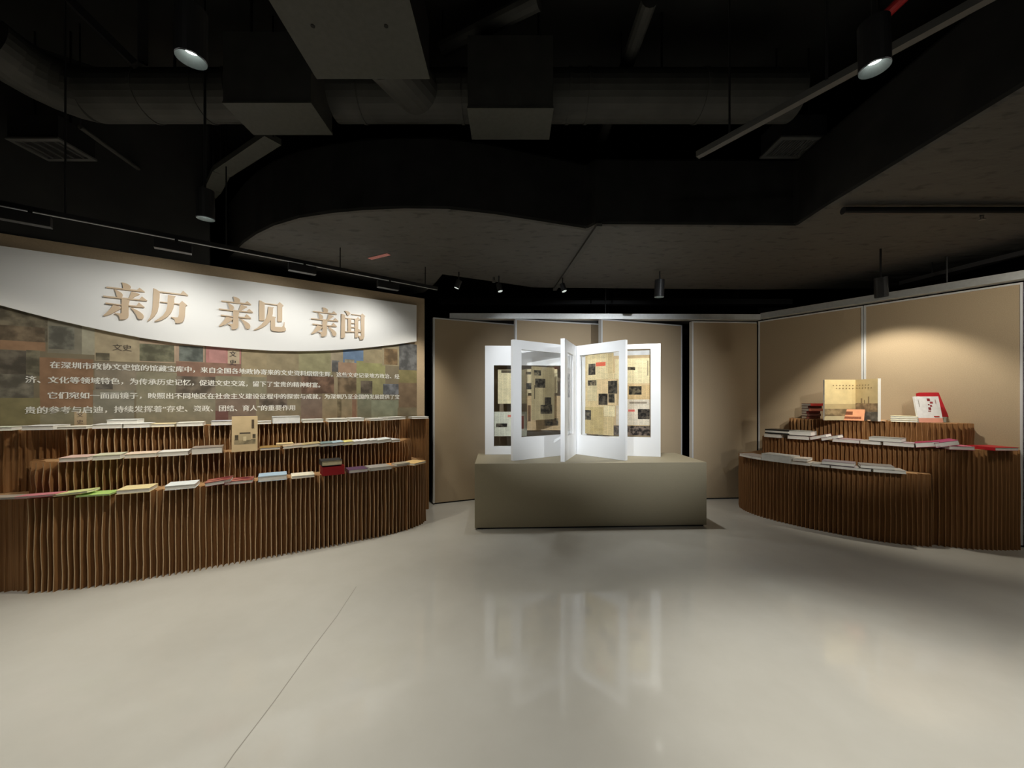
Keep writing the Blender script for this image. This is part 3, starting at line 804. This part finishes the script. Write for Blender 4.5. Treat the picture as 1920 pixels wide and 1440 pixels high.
for i, v in enumerate((.87, .80, .73, .66)):
    t = text_mesh('文史资料'[i], mat('dark_ink', (.10,.075,.05), .7), 0, 0.0, .001, gate, 'printed_characters', height=.020)
    if t: t.matrix_local = Matrix.Translation((L*.77, .05*v-.0035, .34*v)) @ Matrix.Rotation(math.pi/2 - math.atan2(.05,.34), 4, 'X')
a = corner.hit('top', 1566, -.01); b = corner.hit('top', 1620, -.01)
tent('tent_card', 'peach folded card standing in front of the open picture book', a, b, zt3, .135, .035, .05,
  [(.06,.5,.6,.8,(140,84,56),1),(.3,.15,.9,.35,(160,96,66),1)], cmat((212,146,108), .6), .003, 'card')
# open picture book standing on the corner shelf
def open_book():
    A = at_depth(1546, 789, 4.74).xy; H = at_depth(1604, 789, 4.76).xy; B = at_depth(1646, 788, 4.47).xy
    root = thing('open_book', 'large open picture book with pale landscape pages standing on corner shelf', 'book', (H.x, H.y, zt3+.001))
    hgt = .50
    def board(p, q, name, quads, dep):
        p = p-H; q = q-H; t = (q-p); n = Vector((t.y, -t.x)).normalized()
        m = MB(); m.prism([tuple(p), tuple(q), tuple(q-n*dep), tuple(p-n*dep)], 0, hgt)
        o = m.build(name, PAGES, root)
        qs = []
        for i, (u0, v0, u1, v1, c, kd) in enumerate(quads):
            P = lambda u, v: (*(p + t*u + n*(.0008+.0002*i)), v*hgt)
            qs.append(([P(u0,v0), P(u1,v0), P(u1,v1), P(u0,v1)], c, kd, (u1-u0)*t.length, (v1-v0)*hgt))
        printed('page_print', qs, SOFTPRINT, o)
    board(A, H, 'page_half', [(0,0,1,1,(216,196,146),0),(0,.08,1,.30,(150,130,96),2),(0,.28,1,.40,(186,166,122),0),(.02,.0,1,.1,(190,176,140),0)] + [(.26+.105*i,.845,.30+.105*i,.865,(120,100,70),0) for i in range(7)] + [(.36+.105*i,.775,.40+.105*i,.795,(120,100,70),0) for i in range(6)], .02)
    board(H, B, 'page_half', [(0,0,1,1,(204,184,140),0),(0,.0,1,.24,(128,122,112),2),(0,.22,1,.42,(166,142,112),2),(.25,.40,.32,.54,(150,130,100),0),(.58,.40,.63,.58,(146,124,94),0),(.40,.40,.44,.50,(150,130,100),0)] + [(.06+.13*i,.85,.10+.13*i,.87,(120,100,70),0) for i in range(5)] + [(.06+.13*i,.78,.10+.13*i,.80,(120,100,70),0) for i in range(6)], .035)
open_book()
# white book and the red one behind it
def leaning(name, label, px0, px1, Y, z, hgt, lean, thick, mt, pages, quads, tw=.0):
    a = at_depth(px0, 790, Y).xy; b = at_depth(px1, 790, Y-tw).xy
    t = b-a; L = t.length
    root = thing(name, label, 'book', (a.x, a.y, z+.001), math.atan2(t.y, t.x))
    inner = bpy.data.objects  # local frame: x along the foot, y away from the viewer
    R = Matrix.Rotation(-lean, 4, 'X')
    c = .004
    m = MB(); m.box((0, 0, 0), (L, c, hgt), 0, R); m.box((0, thick-c, 0), (L, thick, hgt), 0, R); m.box((0, c, 0), (c, thick-c, hgt), 0, R); m.build('cover', mt, root)
    m = MB(); m.box((c, c, .003), (L-.003, thick-c, hgt-.003), 0, R); m.build('page_block', pages, root)
    if quads:
        qs = []
        for i, (u0, v0, u1, v1, cc, kd) in enumerate(quads):
            P = lambda u, v: R @ Vector((u*L, -.0008-.0002*i, v*hgt))
            qs.append(([P(u0,v0), P(u1,v0), P(u1,v1), P(u0,v1)], cc, kd, (u1-u0)*L, (v1-v0)*hgt))
        printed('cover_print', qs, SOFTPRINT, root)
    return root
leaning('book', 'white book with red handwritten title leaning on a red one, corner shelf top', 1723, 1769, 4.27, zt3, .295, .20, .022, cmat((222,222,218)), PAGES,
  [(0,.0,1,.17,(224,160,140),0),(.5,.82,.62,.92,(150,52,58),2),(.60,.72,.72,.80,(150,60,64),2),(.50,.66,.57,.70,(140,60,60),0),(.58,.60,.66,.67,(150,60,64),2),(.49,.48,.60,.58,(130,40,46),2),(.46,.42,.58,.45,(140,50,56),0),(.82,.72,.85,.88,(196,150,146),1),(.66,.20,.88,.25,(196,90,84),1),(.12,.6,.15,.88,(196,190,186),1)], .03)
red = leaning('book', 'red boxed book standing behind the white one on corner shelf', 1733, 1780, 4.345, zt3+.06, .28, .20, .05, cmat((170,34,44)), cmat((170,34,44)), None, .03)
st = at_depth(1776, 790, 4.30)
o = thing('book_easel', 'small pale acrylic easel holding the red boxed book', 'easel', (st.x, st.y, zt3+.001))
m = MB(); m.prism([(-.33,.015),(.012,.015),(.012,.10),(-.33,.10)], .045, .058); m.build('ledge', cmat((176,186,180), .3), o)
m = MB(); m.prism([(-.02,.02),(.012,.02),(.012,.10),(-.02,.10)], 0, .045); m.prism([(-.33,.03),(-.30,.03),(-.30,.10),(-.33,.10)], 0, .045); m.build('foot', cmat((176,186,180), .3), o)

# ------------------------------------------------------------------ plinth with the giant open book
PL = (Vector((-.432, 4.45)), Vector((2.31, 4.563)))
bt = (PL[1]-PL[0]); bn = Vector((-bt.y, bt.x)).normalized()
PZ = .763
ped = thing('display_plinth', 'long low tan plinth carrying the giant open book', 'plinth', (.94, 4.9, 0))
po = Vector((.94, 4.9))
def rel(p): return (p.x-po.x, p.y-po.y)
m = MB(); m.prism([rel(PL[0]), rel(PL[1]), rel(PL[1]+bn*.82), rel(PL[0]+bn*.88)], .018, PZ); m.build('body', BOXTAN, ped, bevel=.004)
ti = bt.normalized()*.03
m = MB(); m.prism([rel(PL[0]+ti+bn*.02), rel(PL[1]-ti+bn*.02), rel(PL[1]-ti+bn*.8), rel(PL[0]+ti+bn*.84)], 0, .018); m.build('toe_kick', BLACK, ped)

SP = Vector((.862, 5.27))
gb = thing('giant_open_book', 'giant white book sculpture with glazed newspaper leaves standing open on plinth', 'display', (SP.x, SP.y, PZ))
m = MB(); m.tube((0,0,.002), (0,0,1.46), .028, n=16); m.build('spine_post', WHITE, gb, smooth=False)
ZT = 2.232
def leaf(px, Y, thick, win, papers, r0=.035, label=None, inner=None):
    """win: left, right columns and top, bottom rows of the opening; papers: columns, rows, print blocks"""
    end = Vector(((px-960)/F*Y, Y)); t = end-SP; L = t.length; u = t/L
    n = Vector((u.y, -u.x)); n = n if n.y < 0 else -n           # face turned to the viewer
    def uz(x, y):
        k = (x-960)/F
        # SP + u*q = (k*Y, Y)
        q = (k*SP.y - SP.x)/(u.x - k*u.y); Yq = SP.y + u.y*q
        return q, EYE + (HZ-y)/F*Yq
    def P(q, v, z): 
        p = u*q + n*v
        return (p.x, p.y, z-PZ)
    xs = sorted([uz(win[0], 740)[0], uz(win[1], 740)[0]])
    a, b = max(xs[0], r0+.06), min(xs[1], L-.05)
    zts = [uz(win[i], win[2])[1] for i in (0, 1)]; zbs = [uz(win[i], win[3])[1] for i in (0, 1)]
    zt_, zb_ = win[4] if len(win) > 4 else (zts[0], zbs[0])
    h = thick/2
    m = MB()
    def slab(q0, q1, z0, z1):
        vs = [P(q0,-h,z0),P(q1,-h,z0),P(q1,h,z0),P(q0,h,z0),P(q0,-h,z1),P(q1,-h,z1),P(q1,h,z1),P(q0,h,z1)]
        m.mesh(vs, [(3,2,1,0),(4,5,6,7),(0,1,5,4),(1,2,6,5),(2,3,7,6),(3,0,4,7)])
    # frame ring
    slab(r0, a, PZ+.002, ZT); slab(b, L, PZ+.002, ZT); slab(a, b, PZ+.002, zb_); slab(a, b, zt_, ZT)
    o = m.build('leaf', WHITE, gb)
    m = MB()
    for sgn in (-1, 1):
        vv = sgn*(h*.35)
        m.mesh([P(a,vv-.002,zb_),P(b,vv-.002,zb_),P(b,vv+.002,zb_),P(a,vv+.002,zb_),P(a,vv-.002,zt_),P(b,vv-.002,zt_),P(b,vv+.002,zt_),P(a,vv+.002,zt_)], [(3,2,1,0),(4,5,6,7),(0,1,5,4),(1,2,6,5),(2,3,7,6),(3,0,4,7)])
    m.build('acrylic_pane', PANE, o)
    for i, (rect, c, kd, blocks) in enumerate(papers):
        qs = []
        for j, (x0, y0, x1, y1, cc, kk) in enumerate([(*rect, c, kd)] + blocks):
            q0 = uz(x0, 740)[0]; q1 = uz(x1, 740)[0]; xm = (x0+x1)/2
            z1 = uz(xm, y0)[1]; z0 = uz(xm, y1)[1]
            q0 = min(max(q0, a+.004), b-.004); q1 = min(max(q1, a+.004), b-.004)
            z0 = max(z0, zb_+.003); z1 = min(z1, zt_-.003)
            v = -h*.25 + i*.0007 + j*.00012
            if kk < 1.5: cc = tuple(min(244, c_*1.10) for c_ in cc)
            qs.append(([P(q0,v,z0),P(q1,v,z0),P(q1,v,z1),P(q0,v,z1)], cc, kk, abs(q1-q0), z1-z0))
        printed('newspaper', qs, PRINT, o)
    return o
PH = (92, 84, 70)
leaf(909.5, 5.20, .045, (926, 1062, 685, 836.5), [
  ((933.5,693,990,757), (218,206,168), 1, [(940,694,968,699,(90,80,60),1)]),
  ((927,772,988,818), (206,206,188), 1, [(930,794,951,801,PH,2),(952,778,959,782,(196,110,96),0),(974,776,984,808,(222,214,200),0),(976,780,982,804,(196,110,96),1)]),
  ((983,692,1045,737), (222,204,164), 1, [(987,718,998,730,PH,2),(986,697,996,702,(110,96,76),2)]),
  ((988,742,1056,807), (206,178,138), 1, [(1021,784,1047,798,(140,122,94),2),(990,760,995,790,(110,80,56),1)]),
], r0=.10)
leaf(960.3, 4.66, .05, (975.5, 1060, 655.7, 820), [
  ((997,688,1040,787), (160,146,112), 1, [(1004,710,1023,727,(70,64,52),2),(1002,694,1015,704,(104,96,76),2),(1022,745,1034,768,(66,60,50),2),(1014,759,1036,776,(84,76,60),2),(1002,722,1004,748,(90,80,60),1)]),
], r0=.12)
leaf(1055, 4.57, .05, (1060.5, 1071.5, 660, 817), [
  ((1061,690,1071,808), (196,192,188), 1, [(1063,700,1070,745,(150,146,146),2)]),
], r0=.05)
leaf(1174.5, 4.67, .045, (1087.5, 1162.5, 652, 822, (2.10, 1.03)), [
  ((1097,664,1150,815), (206,184,138), 1, []),
  ((1124,700,1153,775), (212,192,148), 1, []),
  ((1101,661,1139,711), (222,204,160), 1, [(1103,682,1116,703,PH,2),(1117,679,1135,686.5,(206,96,70),0)]),
  ((1101,712,1119,752), (202,186,146), 1, [(1102,713,1118,723,(120,108,86),2)]),
  ((1119,711,1159,760), (216,190,146), 1, [(1140,714,1157,738,(80,72,58),2),(1122,738,1139,759,(76,68,54),2),(1140.5,738.5,1152,755,(84,76,60),2)]),
  ((1132,761,1153,781), (222,206,164), 1, []),
  ((1097,763,1131,814), (186,166,118), 1, [(1097,769,1108,787,(96,88,70),2)]),
], r0=.035)
leaf(1238, 5.0, .06, (1090, 1219.7, 658, 817), [
  ((1085,658.5,1220,816), (196,172,134), 0, [(1085,658.5,1220,667,(240,240,236),0)]),
  ((1153,672,1219,719), (222,208,168), 1, [(1177,688,1191,694,(100,90,70),2),(1214,676,1215.5,704,(110,98,78),0)]),
  ((1160,722,1219,748), (206,178,132), 1, [(1179,724,1203,740,(96,86,66),2)]),
  ((1155,749,1219,797), (216,204,184), 1, [(1178,768,1190,772,(206,104,96),0),(1196,767,1218,786,(80,72,62),2),(1180,753,1213,757,(150,138,120),1)]),
  ((1120,798,1219,816), (112,98,88), 2, []),
], r0=.10)

# ------------------------------------------------------------------ hanging partition panels and their rails
def panel(label, P, Q, z0, z1, thick=.07, trims='LRT', tw=.018):
    P = Vector(P); Q = Vector(Q); t = (Q-P); L = t.length; u = t/L
    n = Vector((u.y, -u.x))
    root = thing('partition_panel', label, 'panel', (P.x, P.y, z0), math.atan2(u.y, u.x), 'hanging partition panels')
    h = z1-z0
    m = MB(); m.box((tw*.5, 0, 0), (L-tw*.5, thick, h-tw*.5)); m.build('fabric_face', FABRIC, root)
    def tr(a, b):
        m = MB(); m.box(a, b); m.build('edge_trim', ALUW, root)
    if 'L' in trims: tr((-.004, -.006, 0), (tw, thick+.002, h))
    if 'R' in trims: tr((L-tw, -.006, 0), (L, thick+.002, h))
    if 'T' in trims: tr((tw, -.006, h-tw), (L-tw, thick+.002, h))
    m = MB(); m.box((.01, .01, -z0+.002), (L-.01, thick-.01, 0)); m.build('floor_seal', BLACK, root)
    return root
panel('tan partition panel angled out beside the end of the mural wall', (-1.128, 5.52), (.10, 6.05), .02, 2.685)
panel('tan partition panel directly behind the giant book on the mural side', (.052, 5.62), (1.42, 6.0), .02, 2.685)
panel('tan partition panel behind the giant book next to the dark gap', (1.305, 5.62), (2.69, 6.09), .02, 2.685)
panel('narrow tan partition panel between the dark gap and the room corner', (2.712, 5.79), (3.745, 5.868), .02, 2.685, trims='LT')
panel('tan partition panel at the corner behind the piled maroon books', (3.762, 5.865), (4.472, 4.896), .02, 2.70)
panel('tan partition panel with the bright light scallop above the red book', (4.478, 4.888), (5.20, 3.914), .02, 2.70)
panel('tan partition panel at the frame edge with a bright silver trim', (5.206, 3.906), (5.93, 2.90), .02, 2.70)
def rail(label, pts, z0, z1, wd=.10):
    root = thing('panel_rail', label, 'rail', (*pts[0], z0))
    P0 = Vector(pts[0])
    for name, a0, a1, ww in (('rail_body', .014, z1-z0, wd), ('rail_lip', 0, .014, wd+.03)):
        m = MB()
        for p, q in zip(pts, pts[1:]):
            p = Vector(p)-P0; q = Vector(q)-P0; u = (q-p).normalized(); n = Vector((u.y, -u.x))*ww/2
            m.prism([tuple(p+n), tuple(q+n), tuple(q-n), tuple(p-n)], a0, a1)
        m.build(name, ALU, root)
    m = MB()
    for p, q in zip(pts, pts[1:]):
        c = (Vector(p)+Vector(q))/2-P0
        m.tube((c.x, c.y, z1-z0), (c.x, c.y, 4.6-z0), .008, n=8)
    m.build('hanger_rod', BLACKMETAL, root)
rail('long silver ceiling rail over the partition panels behind the book', [(-.92, 5.72), (3.72, 5.80)], 2.70, 2.782)
rail('silver ceiling rail over the corner wall panels', [(3.76, 5.79), (5.95, 2.80)], 2.715, 2.80)
# dark steel beams behind and above the partitions
def steel(label, p, q, wx, wz, drop=True):
    c = (Vector(p)+Vector(q))/2
    root = thing('steel_beam', label, 'beam', c)
    m = MB(); m.bar(Vector(p)-c, Vector(q)-c, wx, wz); m.build('beam', BLACKMETAL, root)
    if drop:
        for f in (.15, .5, .85):
            a = Vector(p).lerp(Vector(q), f)-c
            m = MB(); m.tube(a, (a.x, a.y, 4.6-c.z), .008, n=6); m.build('hanger_rod', BLACKMETAL, root)
steel('dark horizontal beam over the silver rail behind the book', (-1.2, 6.35, 3.12), (4.6, 6.35, 3.12), .10, .10)
steel('dark beam deep behind the partition panels', (-1.2, 6.8, 2.9), (4.6, 6.8, 2.9), .08, .12)

# ------------------------------------------------------------------ ceiling: wrapped duct, ducts, boxes, conduits
so = [(-3.7,4.81),(-3.3,4.42),(-3.03,4.18),(-2.75,3.93),(-2.48,3.72),(-2.2,3.54),(-1.88,3.39),(-1.55,3.30),(-1.26,3.25),(-.9,3.22),(-.54,3.23),(-.15,3.32),(.19,3.43),(.7,3.6),(.76,3.51),(1.66,3.52),(2.62,3.54),(2.60,3.2),(2.62,1.5),(2.66,-1.5),(5.75,-1.5),(5.72,3.6),(5.68,5.52),(3.6,5.6),(.3,5.5),(-.3,5.2),(-.885,4.93),(-1.05,5.3),(-1.3,5.75),(-2.6,6.4),(-4.2,6.4),(-4.2,5.3)]
duct = thing('wrapped_duct', 'huge cloth-wrapped grey duct hanging under the black ceiling over the displays', 'duct', (1, 4.5, 3.1))
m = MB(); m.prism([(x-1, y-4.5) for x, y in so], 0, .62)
m.m = [0] + [1]*(len(m.f)-1)  # all but the underside coloured near black, standing in for shade
m.build('wrap', [SOFFIT, mat('shaded_wrap', (.017, .017, .016), .8, .2, .3, 4, .4, 3)], duct, bevel=.03)
m = MB(); m.bar(at_height(1124, 421, 3.09)-Vector((1,4.5,3.1)), at_height(1040, 543, 3.09)-Vector((1,4.5,3.1)), .05, .03); m.build('flange_strip', DUCT, duct)
for x, y in ((-2, 4.5), (.5, 4.5), (3.5, 4.5), (4.3, 1.5)):
    m = MB(); m.tube((x-1, y-4.5, .62), (x-1, y-4.5, 1.5), .012, n=8); m.build('hanger_rod', BLACKMETAL, duct)
tp = at_height(711, 481, 3.097)
m = MB(); m.box((-.15, -.03, -.002), (.15, .03, 0)); o = m.build('tape_strip', PINK); o.location = tp; o.rotation_euler = (0, 0, math.radians(-28)); o.parent = duct
o.location = tp - Vector((1, 4.5, 3.1)); o['label'] = 'strip of pink tape'
# round ventilation duct
rd = thing('round_duct', 'dark round ventilation duct running across the ceiling', 'duct', (0, 3.08, 3.93))
for a, b in ((-3.35, -2.05), (-1.42, -.33), (.30, 2.25)):
    m = MB(); m.tube((a,0,0), (b,0,0), .18, n=28); m.build('duct_run', DUCT, rd)
for x in (-2.9, -2.45, -2.2, -1.2, -.4, .45, .6, 1.5):
    m = MB(); m.tube((x-.012,0,0), (x+.012,0,0), .187, n=28); m.build('duct_collar', DUCT, rd)
m = MB()
prev = Vector((-3.35,0,0))
for i in range(1, 6):
    a = i/5*math.pi/2
    q = Vector((-3.35-.35*math.sin(a), -.35*(1-math.cos(a)), .02*i)); m.tube(prev, q + (q-prev)*.15, .18, n=24); prev = q
m.build('duct_elbow', DUCT, rd)
for x in (-2.7, -.9, 1.2):
    m = MB(); m.tube((x,0,.18), (x,0,.67), .01, n=8); m.build('hanger_rod', BLACKMETAL, rd)
def ac_box(label, x0, x1, y0, y1, z0, z1, cat='vent'):
    c = Vector(((x0+x1)/2, (y0+y1)/2, z0))
    root = thing('air_box', label, cat, c)
    hx, hy = (x1-x0)/2, (y1-y0)/2
    m = MB(); m.box((-hx, -hy, .008), (hx, hy, z1-z0)); m.build('casing', DUCT if cat == 'vent' else BLACKMETAL, root)
    m = MB(); m.box((-hx-.004, -hy-.004, -.006), (hx+.004, hy+.004, .008)); m.build('bottom_plate', DIFF, root)
    for sx in (-1, 1):
        m = MB(); m.tube((sx*hx*.7, 0, z1-z0), (sx*hx*.7, 0, 4.6-z0), .01, n=8); m.build('hanger_rod', BLACKMETAL, root)
    return root
big = ac_box('large grey ventilation box directly overhead with two screw holes', -1.27, -.54, 1.2, 2.505, 3.60, 3.95, 'air unit')
for x in (-.21, .2):
    m = MB(); m.tube((x, .30, -.009), (x, .30, -.006), .012, n=10); m.build('screw_hole', BLACK, big)
ac_box('grey ventilation box on the round duct toward the mural wall', -2.04, -1.42, 2.715, 3.035, 3.60, 4.1)
ac_box('grey ventilation box on the round duct above the giant book', -.318, .295, 2.763, 3.088, 3.60, 4.12)
sp_ = thing('branch_duct', 'short fat round duct joining the overhead box to the long duct', 'duct', (-.85, 2.5, 3.78))
m = MB(); m.tube((0, 0, 0), (.12, .45, .10), .17, n=24); m.build('duct_run', DUCT, sp_)
def grille(label, x0, x1, y0, y1, z, n):
    c = Vector(((x0+x1)/2, (y0+y1)/2, z)); hx, hy = (x1-x0)/2, (y1-y0)/2
    root = thing('air_grille', label, 'grille', c)
    m = MB(); f = .035
    m.box((-hx,-hy,0),(hx,-hy+f,.015)); m.box((-hx,hy-f,0),(hx,hy,.015)); m.box((-hx,-hy+f,0),(-hx+f,hy-f,.015)); m.box((hx-f,-hy+f,0),(hx,hy-f,.015)); m.build('frame', GRILLE, root)
    for i in range(n):
        x = -hx+f+(2*hx-2*f)*(i+.5)/n
        m = MB(); m.box((x-.004, -hy+f, .003), (x+.004, hy-f, .014)); m.build('slat', GRILLE, root)
    m = MB(); m.box((-hx+.01,-hy+.01,.015),(hx-.01,hy-.01,.2)); m.build('plenum', BLACKMETAL, root)
    for sx in (-1, 1):
        m = MB(); m.tube((sx*hx*.7, 0, .2), (sx*hx*.7, 0, 4.6-z), .008, n=8); m.build('hanger_rod', BLACKMETAL, root)
grille('square ceiling air grille over the mural wall side', -4.08, -3.65, 3.09, 3.385, 3.6, 4)
grille('slatted ceiling air grille beside the slanting lamp track', 2.275, 2.68, 3.25, 3.54, 3.72, 14)
def pipe(name, label, pts, r, m_, cat='pipe', hang=True, lab=None):
    c = Vector(pts[0]); root = thing(name, label, cat, c)
    m = MB()
    for a, b in zip(pts, pts[1:]): m.tube(Vector(a)-c, Vector(b)-c, r, n=12)
    m.build('tube', m_, root)
    if hang:
        for a in pts:
            q = Vector(a)-c; m = MB(); m.tube(q, (q.x, q.y, 4.6-c.z), .006, n=6); m.build('hanger_rod', BLACKMETAL, root)
    return root
pipe('conduit', 'thin grey conduit slanting across the dark ceiling over the mural', [at_height(150, 238, 3.75), at_height(306, 350, 3.75)], .018, DUCT, 'conduit')
pipe('water_pipe', 'grey water pipe receding overhead past the ventilation box', [at_height(1218, 0, 4.2), at_height(1165, 150, 4.2), at_height(1120, 290, 4.2)], .055, DUCT)
pipe('water_pipe', 'dark diagonal pipe crossing above the ventilation boxes', [at_height(1010, 0, 4.3), at_height(830, 90, 4.3)], .06, DUCT)
rp = at_height(1690, 0, 3.9); rq = at_height(1648, 40, 3.9)
pipe('red_pipe', 'bright red sprinkler pipe stub at the top edge of the ceiling', [rq, rp, rp + (rp-rq)*2], .03, RED)
# flat cable tray running off the mural-side ventilation box
tr = [at_height(512, 258, 3.62), at_height(415, 322, 3.62), at_height(400, 352, 3.62), at_height(345, 412, 3.62)]
c = tr[0]; root = thing('cable_tray', 'flat grey cable tray bending away from the ventilation box', 'cable tray', c)
m = MB()
for a, b in zip(tr, tr[1:]): m.bar(a-c, b-c, .13, .05)
m.build('tray', DIFF, root)
for a in tr:
    m = MB(); m.tube(a-c, (a.x-c.x, a.y-c.y, 4.6-c.z), .008, n=8); m.build('hanger_rod', BLACKMETAL, root)
steel('vertical black post hanging from the ceiling by the lit spotlight', at_height(268, 0, 4.5), at_height(268, 118, 4.1), .06, .06, False)
steel('slanting black brace under the ceiling over the mural side', at_height(130, 0, 4.3), at_height(255, 122, 4.0), .05, .05, False)
for i, (px, py, lab) in enumerate(((1841, 398, 'small sprinkler head under the wrapped duct near the frame edge'), (926, 520, 'small sprinkler head at the rear edge of the wrapped duct'))):
    p = at_height(px, py, 3.1)
    root = thing('sprinkler_head', lab, 'sprinkler', p)
    m = MB(); m.tube((0,0,0), (0,0,-.035), .014, n=10); m.build('body', DUCT, root)
    m = MB(); m.tube((0,0,-.06), (0,0,-.064), .022, n=12); m.tube((0.012,0,-.035), (0.012,0,-.06), .003, n=6); m.tube((-.012,0,-.035), (-.012,0,-.06), .003, n=6); m.build('deflector', GRILLE, root)

# ------------------------------------------------------------------ lamps
def spot(parent, loc, direction, watts, cone, blend, col, size):
    l = bpy.data.lights.new('spot', 'SPOT'); l.energy = watts; l.color = col; l.spot_size = math.radians(cone); l.spot_blend = blend; l.shadow_soft_size = size
    o = bpy.data.objects.new('spot', l); COL.objects.link(o); o.parent = parent; o.location = loc
    o.rotation_euler = Vector(direction).to_track_quat('-Z', 'Y').to_euler()
    return o
def pendant(mouth, aim, watts, cone, blend, col, label, top=4.6):
    P = Vector(mouth); d = (Vector(aim)-P).normalized()
    hd = d.copy(); 
    tilt = Vector((d.x*.45, d.y*.45, -1)).normalized()      # the housing leans part of the way
    root = thing('pendant_spotlight', label, 'lamp', P, group='cylinder spotlights')
    m = MB(); r = .058
    m.tube(-tilt*.20, Vector((0,0,0)), r, r, 24, caps=False); m.tube(-tilt*.205, -tilt*.20, r, r, 24); m.build('housing', BLACKMETAL, root)
    m = MB(); m.tube(-tilt*.034, tilt*.006, .026, .057, 24, caps=False); m.build('reflector', REFL, root)
    m = MB(); m.tube(-tilt*.04, -tilt*.034, .027, .027, 20); m.build('lens', LENS, root)
    m = MB(); c = -tilt*.20
    m.tube(c, (c.x, c.y, top-P.z), .009, n=10); m.build('stem', BLACKMETAL, root)
    spot(root, d*.03, d, watts, cone, blend, col, .04)
for a in PENDANTS: pendant(*a[:7], top=3.1 if a[0] in ((1.835, 4.80, 2.79), (3.94, 4.10, 2.60), (3.9, 1.5, 2.92), (2.6, .90, 2.90), (4.55, 2.55, 2.90)) else 4.6)
# slanting track on the corner side
tA = at_height(1308, 291, 3.29); tB = at_height(1550, 150, 3.29); tC = at_height(1840, -5, 3.29)
c = tA; root = thing('light_track', 'black slanting light track under the ceiling, corner side', 'track', c)
m = MB(); m.bar(Vector((0,0,0)), (tC + (tC-tB))-c, .045, .04); m.build('track', GRILLE, root)
for p in (tA.lerp(tB, .3), tB):
    m = MB(); m.tube(p-c, (p.x-c.x, p.y-c.y, 4.6-c.z), .007, n=8); m.build('hanger_rod', BLACKMETAL, root)
# wall-washing track along the mural
TZ = 2.87
k0 = at_height(60, 393, TZ); k1 = at_height(820, 541, TZ)
dirt = (k1-k0).normalized()
root = thing('light_track', 'long black light track with box spots along the mural wall', 'track', k0)
m = MB(); m.bar(-dirt*1.5, k1-k0, .036, .034); m.build('track', BLACKMETAL, root)
m = MB(); off = Vector((0,0,-.0185)); m.bar(-dirt*1.5+off, k1-k0+off, .006, .003); m.build('bright_edge', ALUW, root)
for f in (.05, .35, .65, .95):
    q = (k1-k0)*f; m = MB(); m.tube(q, (q.x, q.y, 4.6-TZ), .006, n=8); m.build('hanger_rod', BLACKMETAL, root)
n3 = Vector((WN.x, WN.y, 0))
for px, py, tx, ty, wt, lab in ((48, 391, 60, 740, .14, 'box track spot over the dim end of the title board'), (325, 447, 268, 745, 1.15, 'box track spot lighting the first pair of title characters'), (567, 491, 470, 742, 1.15, 'box track spot lighting the middle pair of title characters'), (728, 524, 640, 740, 1.15, 'box track spot lighting the last pair of title characters')):
    p = at_height(px, py, TZ-.02)
    hit = wall_sz(tx, ty, .04); tgt = WL(hit[0], .04, hit[1])
    root = thing('track_spot', lab, 'lamp', p, math.atan2(dirt.y, dirt.x), 'box track spots')
    inv = Matrix.Rotation(-math.atan2(dirt.y, dirt.x), 4, 'Z')
    m = MB(); m.tube((.02,0,0), (.02,0,-.03), .012, n=12); m.build('adapter', BLACKMETAL, root)
    m = MB(); m.box((-.12, -.025, -.105), (.12, .035, -.03)); m.build('housing', BLACKMETAL, root, bevel=.003)
    m = MB(); m.box((-.11, .0352, -.10), (.11, .037, -.035)); m.build('lens', LENSDIM, root)
    lp = Vector((0, .06, -.07)); d = (inv @ (tgt-p)) - lp
    spot(root, lp, d, WASH_W*wt, 140, 1.0, (1.0, .975, .90), .03)

# two small spots over the giant book
for px, py, tg, wt, cl, lab in ((938, 546, (.25, 4.75, 1.2), 26, COOL, 'tiny dark spot over the mural-side leaves of the giant book'), (1058, 546, (1.15, 4.7, 1.2), 26, COOL, 'tiny dark spot over the spine of the giant book'), (856, 540, (-1.5, 4.85, .8), 75, WARM, 'tiny dark spot near the end of the mural wall')):
    p = at_height(px, py, 2.90); d = (Vector(tg)-p).normalized()
    root = thing('ceiling_spot', lab, 'lamp', p, group='small dark spots at the rear of the ceiling')
    m = MB(); m.tube(-d*.10, (0,0,0), .035, n=16); m.build('housing', BLACKMETAL, root)
    m = MB(); m.tube(d*.0005, d*.002, .03, n=16); m.build('lens', LENSDIM, root)
    m = MB(); m.tube(-d*.08, (-d.x*.08, -d.y*.08, .2), .008, n=8); m.build('stem', BLACKMETAL, root)
    spot(root, d*.03, d, wt, 84, .8, cl, .03)

# black track in front of the corner wall and a dark conduit under the wrapped duct
a = at_height(1688, 531, 2.95); b = at_height(1925, 472, 2.95)
root = thing('light_track', 'short black light track close to the corner wall panels', 'track', a)
m = MB(); m.bar((0,0,0), (b-a)*1.6, .04, .045); m.build('track', BLACKMETAL, root)
for f in (.3, 1.3):
    q = (b-a)*f; m = MB(); m.tube(q, (q.x, q.y, .15), .006, n=8); m.build('hanger_rod', BLACKMETAL, root)
pipe('conduit', 'black conduit running under the wrapped duct on the corner side', [(2.72, 3.16, 3.055), (5.70, 3.16, 3.055)], .03, BLACKMETAL, 'conduit', False)
